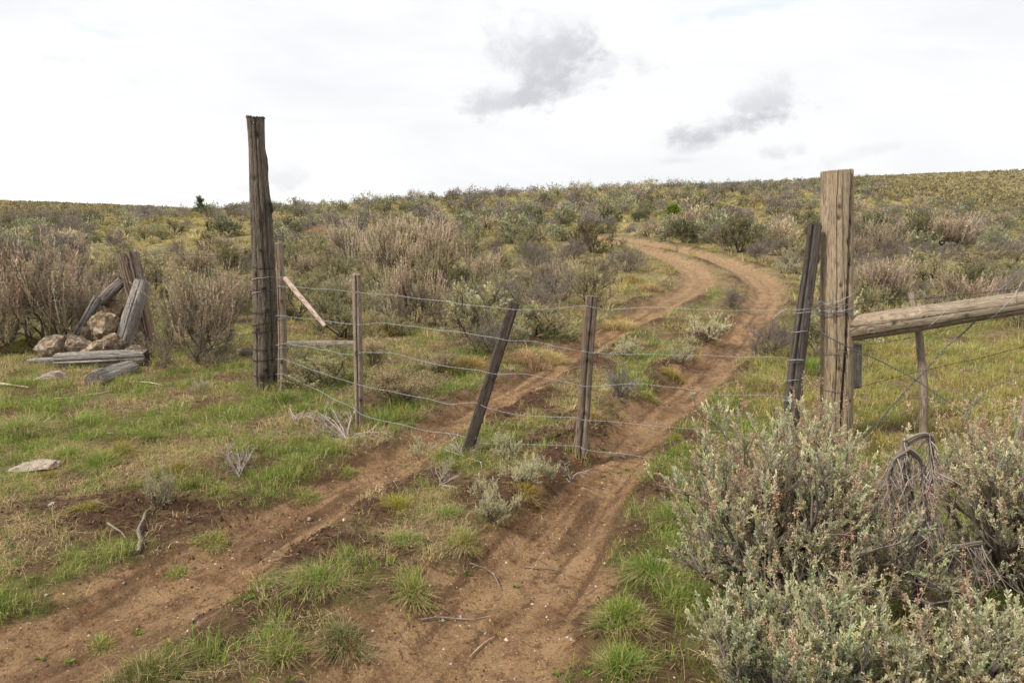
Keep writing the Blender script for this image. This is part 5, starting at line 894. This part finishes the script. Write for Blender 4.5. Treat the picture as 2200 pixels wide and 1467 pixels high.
# bleached twiggy dead plants
def dead_twigs(px, py, w, h, col, label, seed, n0=14, flat=.5):
    p = G(px, py); y = p[1]; W = w * y / F / 2; H = h * y / F; rg = np.random.default_rng(seed); mb = MB(); az = rg.uniform(0, 6.28, n0); d = np.stack([np.cos(az) * W, np.sin(az) * W, rg.uniform(flat, 1, n0) * H], 1)
    s = grow(rg, rg.normal(0, .012, (n0, 3)) * [1, 1, 0], norm(d), np.linalg.norm(d, axis=1), 6, .18, -.02); polys(mb, s, .0045, vary(rg, col, n0, .12, .03), 4); q, dd, t = along(rg, s, 4, .25, 1); s1 = grow(rg, q, dd + rg.normal(0, .5, dd.shape), np.linalg.norm(d, axis=1).mean() * .42, 4, .2, 0); polys(mb, s1, .0022, vary(rg, col, len(s1), .15, .03), 3)
    q, dd, t = along(rg, s1, 3, .3, 1); s2 = grow(rg, q, dd + rg.normal(0, .5, dd.shape), W * .22, 3, .2, 0); polys(mb, s2, .0013, vary(rg, col, len(s2), .15, .03), 3); tag(link('dead_twigs', mb.mesh('dead_twigs', M_TWIG), None, tuple(p)), label, 'dead plant')
WT = (.42, .36, .31)
dead_twigs(745, 942, 150, 62, WT, 'sprawling bleached dead twigs beside the base of the first gate stay', 1, 18, .1)
dead_twigs(512, 1020, 80, 60, (.36, .31, .27), 'upright bleached dead twigs at the upper edge of the left rut', 2, 13, .6)
dead_twigs(1005, 985, 90, 46, WT, 'bleached twigs round the foot of the leaning black stay', 3, 12, .3)
dead_twigs(945, 1040, 70, 34, (.30, .25, .22), 'drooping grey twigs below the small sagebrush by the black stay', 4, 9, -.2)
dead_twigs(640, 905, 70, 30, WT, 'flat bleached twigs in the grass right of the dark green tussock', 5, 9, .1)
dead_twigs(1225, 1030, 70, 40, (.33, .28, .24), 'loose dead twigs at the edge of the right rut', 6, 9, .3)
dead_twigs(1330, 853, 55, 66, (.24, .21, .20), 'grey brush of fine dead stems right of the square stay', 7, 18, .8)
# small loose things nobody could count
lit = MB(); x, y = scatter(26000, 1.9, 8, .8); z, dirt, dk, patch, green, _q = fields(x, y); k = rg.random(len(x)) < .42 + .58 * (1 - dirt); x, y, z = x[k], y[k], z[k]; n = len(x); a = rg.uniform(0, 6.28, n); d = np.stack([np.cos(a), np.sin(a), rg.normal(.05, .15, n)], 1)
leaves(lit, np.stack([x, y, z + .003], 1), d, rg.uniform(.012, .06, n), .0028, vary(rg, (.42, .33, .21), n, .3, .06), rg); tag(link('litter', lit.mesh('litter', M_GRASS)), 'dry straw and leaf litter scattered over the soil', 'litter', kind='stuff')
cl = MB(); ico = np.array([(1, 0, 0), (-1, 0, 0), (0, 1, 0), (0, -1, 0), (0, 0, 1), (0, 0, -1)], float); itri = np.array([(0, 2, 4), (2, 1, 4), (1, 3, 4), (3, 0, 4), (2, 0, 5), (1, 2, 5), (3, 1, 5), (0, 3, 5)])
def bits(n, y0, y1, prob, r0, r1, col, a_=.25):
    x, y = scatter(n, y0, y1, .8); z, dirt, dk, patch, green, _q = fields(x, y); k = rg.random(n) < prob(dirt, dk, patch); x, y, z = x[k], y[k], z[k]; m = len(x); r = np.exp(rg.uniform(math.log(r0), math.log(r1), m)); v = ico[None] * rg.uniform(.6, 1.3, (m, 6, 3)) + rg.normal(0, .18, (m, 6, 3)); v = v * r[:, None, None] + np.stack([x, y, z], 1)[:, None]
    cl.add(v, None, (np.arange(m)[:, None, None] * 6 + itri[None]).reshape(-1, 3), col=np.repeat(vary(rg, col, m, a_, .05), 6, 0))
bits(30000, 1.9, 9, lambda d, k, p: np.clip(k * 1.1 + .25 * p * (1 - d), 0, 1), .004, .016, (.085, .05, .034)); bits(42000, 1.9, 9, lambda d, k, p: d * .9, .002, .007, (.28, .165, .085)); bits(16000, 1.9, 9, lambda d, k, p: d * .9, .003, .009, (.13, .075, .042)); bits(3600, 1.9, 9, lambda d, k, p: d * .9 + .2, .003, .010, (.42, .34, .27)); bits(2600, 9, 18, lambda d, k, p: np.clip(k + .1, 0, 1), .01, .035, (.10, .06, .04))
tag(link('soil_crumbs', cl.mesh('soil_crumbs', M_TWIG)), 'dark crumbled clods and pale grit along the ruts', 'soil', kind='stuff')
fl_ = MB(); x, y = scatter(2600, 2.0, 6, .8); z, dirt, dk, patch, green, (sl, tl, ml, sr, tr, mr) = fields(x, y); k = rg.random(len(x)) < np.clip(.12 + .8 * ss(fbm(x * 3, y * 3, 2), .05, .25), 0, 1) * ((tl > -1.4) | (tr < 0)); x, y, z = x[k], y[k], z[k]; n = len(x); i = np.repeat(np.arange(n), 4)
p = np.stack([x[i], y[i], z[i] + .012], 1) + rg.normal(0, .006, (len(i), 3)); leaves(fl_, p, rg.normal(0, 1, p.shape) + [0, 0, .3], .009, .006, vary(rg, (.50, .42, .07), len(i), .15, .05), rg)
x, y = scatter(900, 2.0, 6, .8); z = hgt(x, y); k = ss(fbm(x * 1.6 + 9, y * 1.6, 2), .1, .3) > rg.random(len(x)); x, y, z = x[k], y[k], z[k]; n = len(x); i = np.repeat(np.arange(n), 9); a = rg.uniform(0, 6.28, len(i)); leaves(fl_, np.stack([x[i], y[i], z[i] + .004], 1), np.stack([np.cos(a), np.sin(a), a * 0 + .35], 1), rg.uniform(.015, .035, len(i)), .012, vary(rg, (.15, .25, .05), len(i), .2, .05), rg)
tag(link('small_flowers', fl_.mesh('small_flowers', M_GRASS)), 'tiny yellow flowers and flat leaf rosettes on the bare soil', 'flowers', kind='stuff')

# ------------------------------------------------------------------ the large sagebrush close to the camera
def hero(name, base, R_, H, seed, label, n0=22, tilt=(0, 0), stalks=60, dead=6, shade=1.0, el0=.25):
    rg = np.random.default_rng(seed); br, fo, stk = MB(), MB(), MB(); az = rg.uniform(0, 6.28, n0); el = rg.uniform(el0, 1.45, n0); d0 = np.stack([np.cos(az) * np.cos(el), np.sin(az) * np.cos(el), np.sin(el)], 1) + np.array([tilt[0], tilt[1], 0])
    reach = 1 / np.sqrt((np.hypot(d0[:, 0], d0[:, 1]) / R_) ** 2 + (d0[:, 2] / H) ** 2)
    s0 = grow(rg, rg.normal(0, .05, (n0, 3)) * [1, 1, 0] + [0, 0, -.03], d0, reach * rg.uniform(.62, .8, n0), 8, .16, .04); polys(br, s0, .013, vary(rg, (.15, .12, .10), n0, .2, .03), 6, taper=.4)
    p, d, t = along(rg, s0, 9, .3, 1.0); s1 = grow(rg, p, norm(d + rg.normal(0, .55, d.shape) + [0, 0, .25]), reach.mean() * rg.uniform(.18, .36, len(p)), 6, .2, .08); polys(br, s1, .0052, vary(rg, (.17, .14, .12), len(s1), .2, .03), 4)
    p, d, t = along(rg, s1, 6, .25, 1.0); s2 = grow(rg, p, norm(d + rg.normal(0, .45, d.shape) + [0, 0, .45]), rg.uniform(.05, .14, len(p)), 5, .16, .15); polys(br, s2, .002, vary(rg, (.24, .20, .165), len(s2), .2, .04), 3)
    zq = s2[:, -1, 2] / H; keep = rg.random(len(s2)) < np.clip(.15 + zq * 1.3, 0, 1); S = s2[keep]; cl_ = vary(rg, (.47, .49, .36), len(S), .22, .06); cl_ = np.clip(cl_ * (1 + .0 * S[:, -1, 2:3]), 0, 1) * shade
    m = 56; p, d, t = along(rg, S, m, .25, 1.04); n = len(p); outw = norm(p - [0, 0, H * .3]); dd = norm(d * 1.0 + rg.normal(0, .5, d.shape) + [0, 0, .35] + outw * .2); tc_ = np.repeat(cl_, m, 0) * np.exp(rg.normal(0, .12, (n, 1)))
    tc_ = np.where((t > .75)[:, None], tc_ * [1.22, 1.2, 1.18], tc_); leaves(fo, p, dd, rg.uniform(.009, .022, n), rg.uniform(.0035, .0056, n), np.clip(tc_, 0, .8), rg, wedge=True)
    # last year's dry flower stalks
    i = rg.integers(0, len(s2), stalks * 3); st_ = s2[i, -1]; st_ = st_[st_[:, 2] > H * .25][:stalks]; rad_ = norm(st_ * [1, 1, 0] + 1e-6); s3 = grow(rg, st_ - [0, 0, .04], norm(rad_ * .3 + [0, 0, 1] + rg.normal(0, .22, st_.shape)), rg.uniform(.14, .32, len(st_)), 6, .1, .1); ct = vary(rg, (.54, .41, .32), len(s3), .15, .05); polys(stk, s3, .0015, ct * .75, 3, taper=.5)
    p, d, t = along(rg, s3, 9, .3, 1.0); s4 = grow(rg, p, norm(d + rg.normal(0, .5, d.shape)), rg.uniform(.012, .035, len(p)), 3, .2, .1); polys(stk, s4, .0008, np.repeat(ct, 9, 0) * .8, 3); p, d, t = along(rg, s4, 8, .2, 1.0); n = len(p); p = p + rg.normal(0, .0016, p.shape)
    leaves(stk, p, rg.normal(0, 1, p.shape) + [0, 0, .3], rg.uniform(.004, .0085, n), .005, np.clip(np.repeat(ct, 72, 0) * np.exp(rg.normal(0, .2, (n, 1))), 0, .8), rg)
    # drooping dead sprays low in the bush
    if dead:
        q = s0[rg.integers(0, n0, dead), 4]; dv = norm(q * [1, 1, 0] + 1e-6) * .7 + [0, 0, -.5]; s5 = grow(rg, q, dv, rg.uniform(.18, .34, dead), 7, .14, -.08); polys(br, s5, .005, (.23, .19, .165), 5); p, d, t = along(rg, s5, 22, .15, 1); s6 = grow(rg, p, norm(d + rg.normal(0, .35, d.shape) + [0, 0, -.2]), rg.uniform(.06, .16, len(p)), 4, .15, -.05); polys(br, s6, .0018, vary(rg, (.26, .215, .19), len(s6), .2, .03), 3)
    o = thing(name, base, label, 'sagebrush'); link('branches', br.mesh('branches', M_TWIG), o); link('foliage', fo.mesh('foliage', M_LEAF), o); link('flower_stalks', stk.mesh('flower_stalks', M_LEAF), o); return o
def gxy(x, y): return np.array([x, y, float(hgt(np.array([x]), np.array([y]))[0])])
hero('sagebrush', gxy(1.30, 2.95), .74, 1.02, 1, 'largest silvery sagebrush in front of the charred stake and tan post', 48, stalks=300)
hero('sagebrush', gxy(2.42, 2.95), .74, 1.04, 2, 'dark green sagebrush at the right edge, right of the dead snag', 40, stalks=260, shade=.9)
hero('sagebrush', gxy(1.00, 2.06), .46, .54, 3, 'low sagebrush at the bottom edge, leftmost of the front three', 24, stalks=50, dead=3, el0=.35)
hero('sagebrush', gxy(1.52, 1.98), .38, .52, 4, 'middle of the three low sagebrush along the bottom edge', 22, stalks=36, dead=4, el0=.35)
hero('sagebrush', gxy(1.98, 2.05), .36, .48, 5, 'low sagebrush in the bottom right corner', 20, stalks=20, dead=5, el0=.35)
# the dead snag with drooping split branches
bs = gxy(1.62, 2.70); sn = thing('dead_sagebrush', bs, 'dead sagebrush snag with drooping shredded branches, between the two largest bushes', 'dead bush')
rg = np.random.default_rng(77); 
def SN(x, y, dd=0): return P(x, y, 2.70 + dd) - bs
for k, (pts, r) in enumerate([([(1975, 1330), (1968, 1200), (1955, 1080), (1945, 1000), (1946, 945)], .028), ([(1950, 950), (1970, 938), (1995, 935), (2004, 960), (2000, 1010), (1996, 1070)], .014), ([(1950, 965), (1975, 985), (1985, 1030), (1990, 1100)], .013), ([(1945, 975), (1925, 985), (1915, 1010), (1912, 1050)], .013), ([(1985, 1215), (2020, 1190), (2060, 1175), (2110, 1165)], .018), ([(1972, 1220), (1940, 1200), (1920, 1150), (1925, 1080)], .014), ([(2000, 1240), (1985, 1180), (1998, 1100)], .013)]):
    q = np.array([SN(x, y, -.05 * (k > 0)) for x, y in pts]); q = resample(q, .03); link('limb', log_mb(q, np.linspace(r, r * .5, len(q)), seed=k + 70, nu=20, step=.008, rough=.28, cracks=[(90, 60, r * .4, .004), (140, 120, r * .3, .004)]).mesh('limb', M_DEAD, True), sn)
    mb = MB(); st_ = np.repeat(q[len(q) // 3:], 5, 0); dv = rg.normal(0, .35, st_.shape) + [0, 0, -.9]; s = grow(rg, st_ + rg.normal(0, .006, st_.shape), dv, rg.uniform(.06, .22, len(st_)), 5, .16, -.1); polys(mb, s, .0026, vary(rg, (.24, .195, .17), len(s), .25, .03), 3)
    p, d, t = along(rg, s, 3, .2, 1); s = grow(rg, p, d + rg.normal(0, .5, d.shape), .06, 3, .2, 0); polys(mb, s, .0013, vary(rg, (.28, .23, .20), len(s), .25, .03), 3); link('dead_twigs', mb.mesh('dead_twigs', M_TWIG), sn)
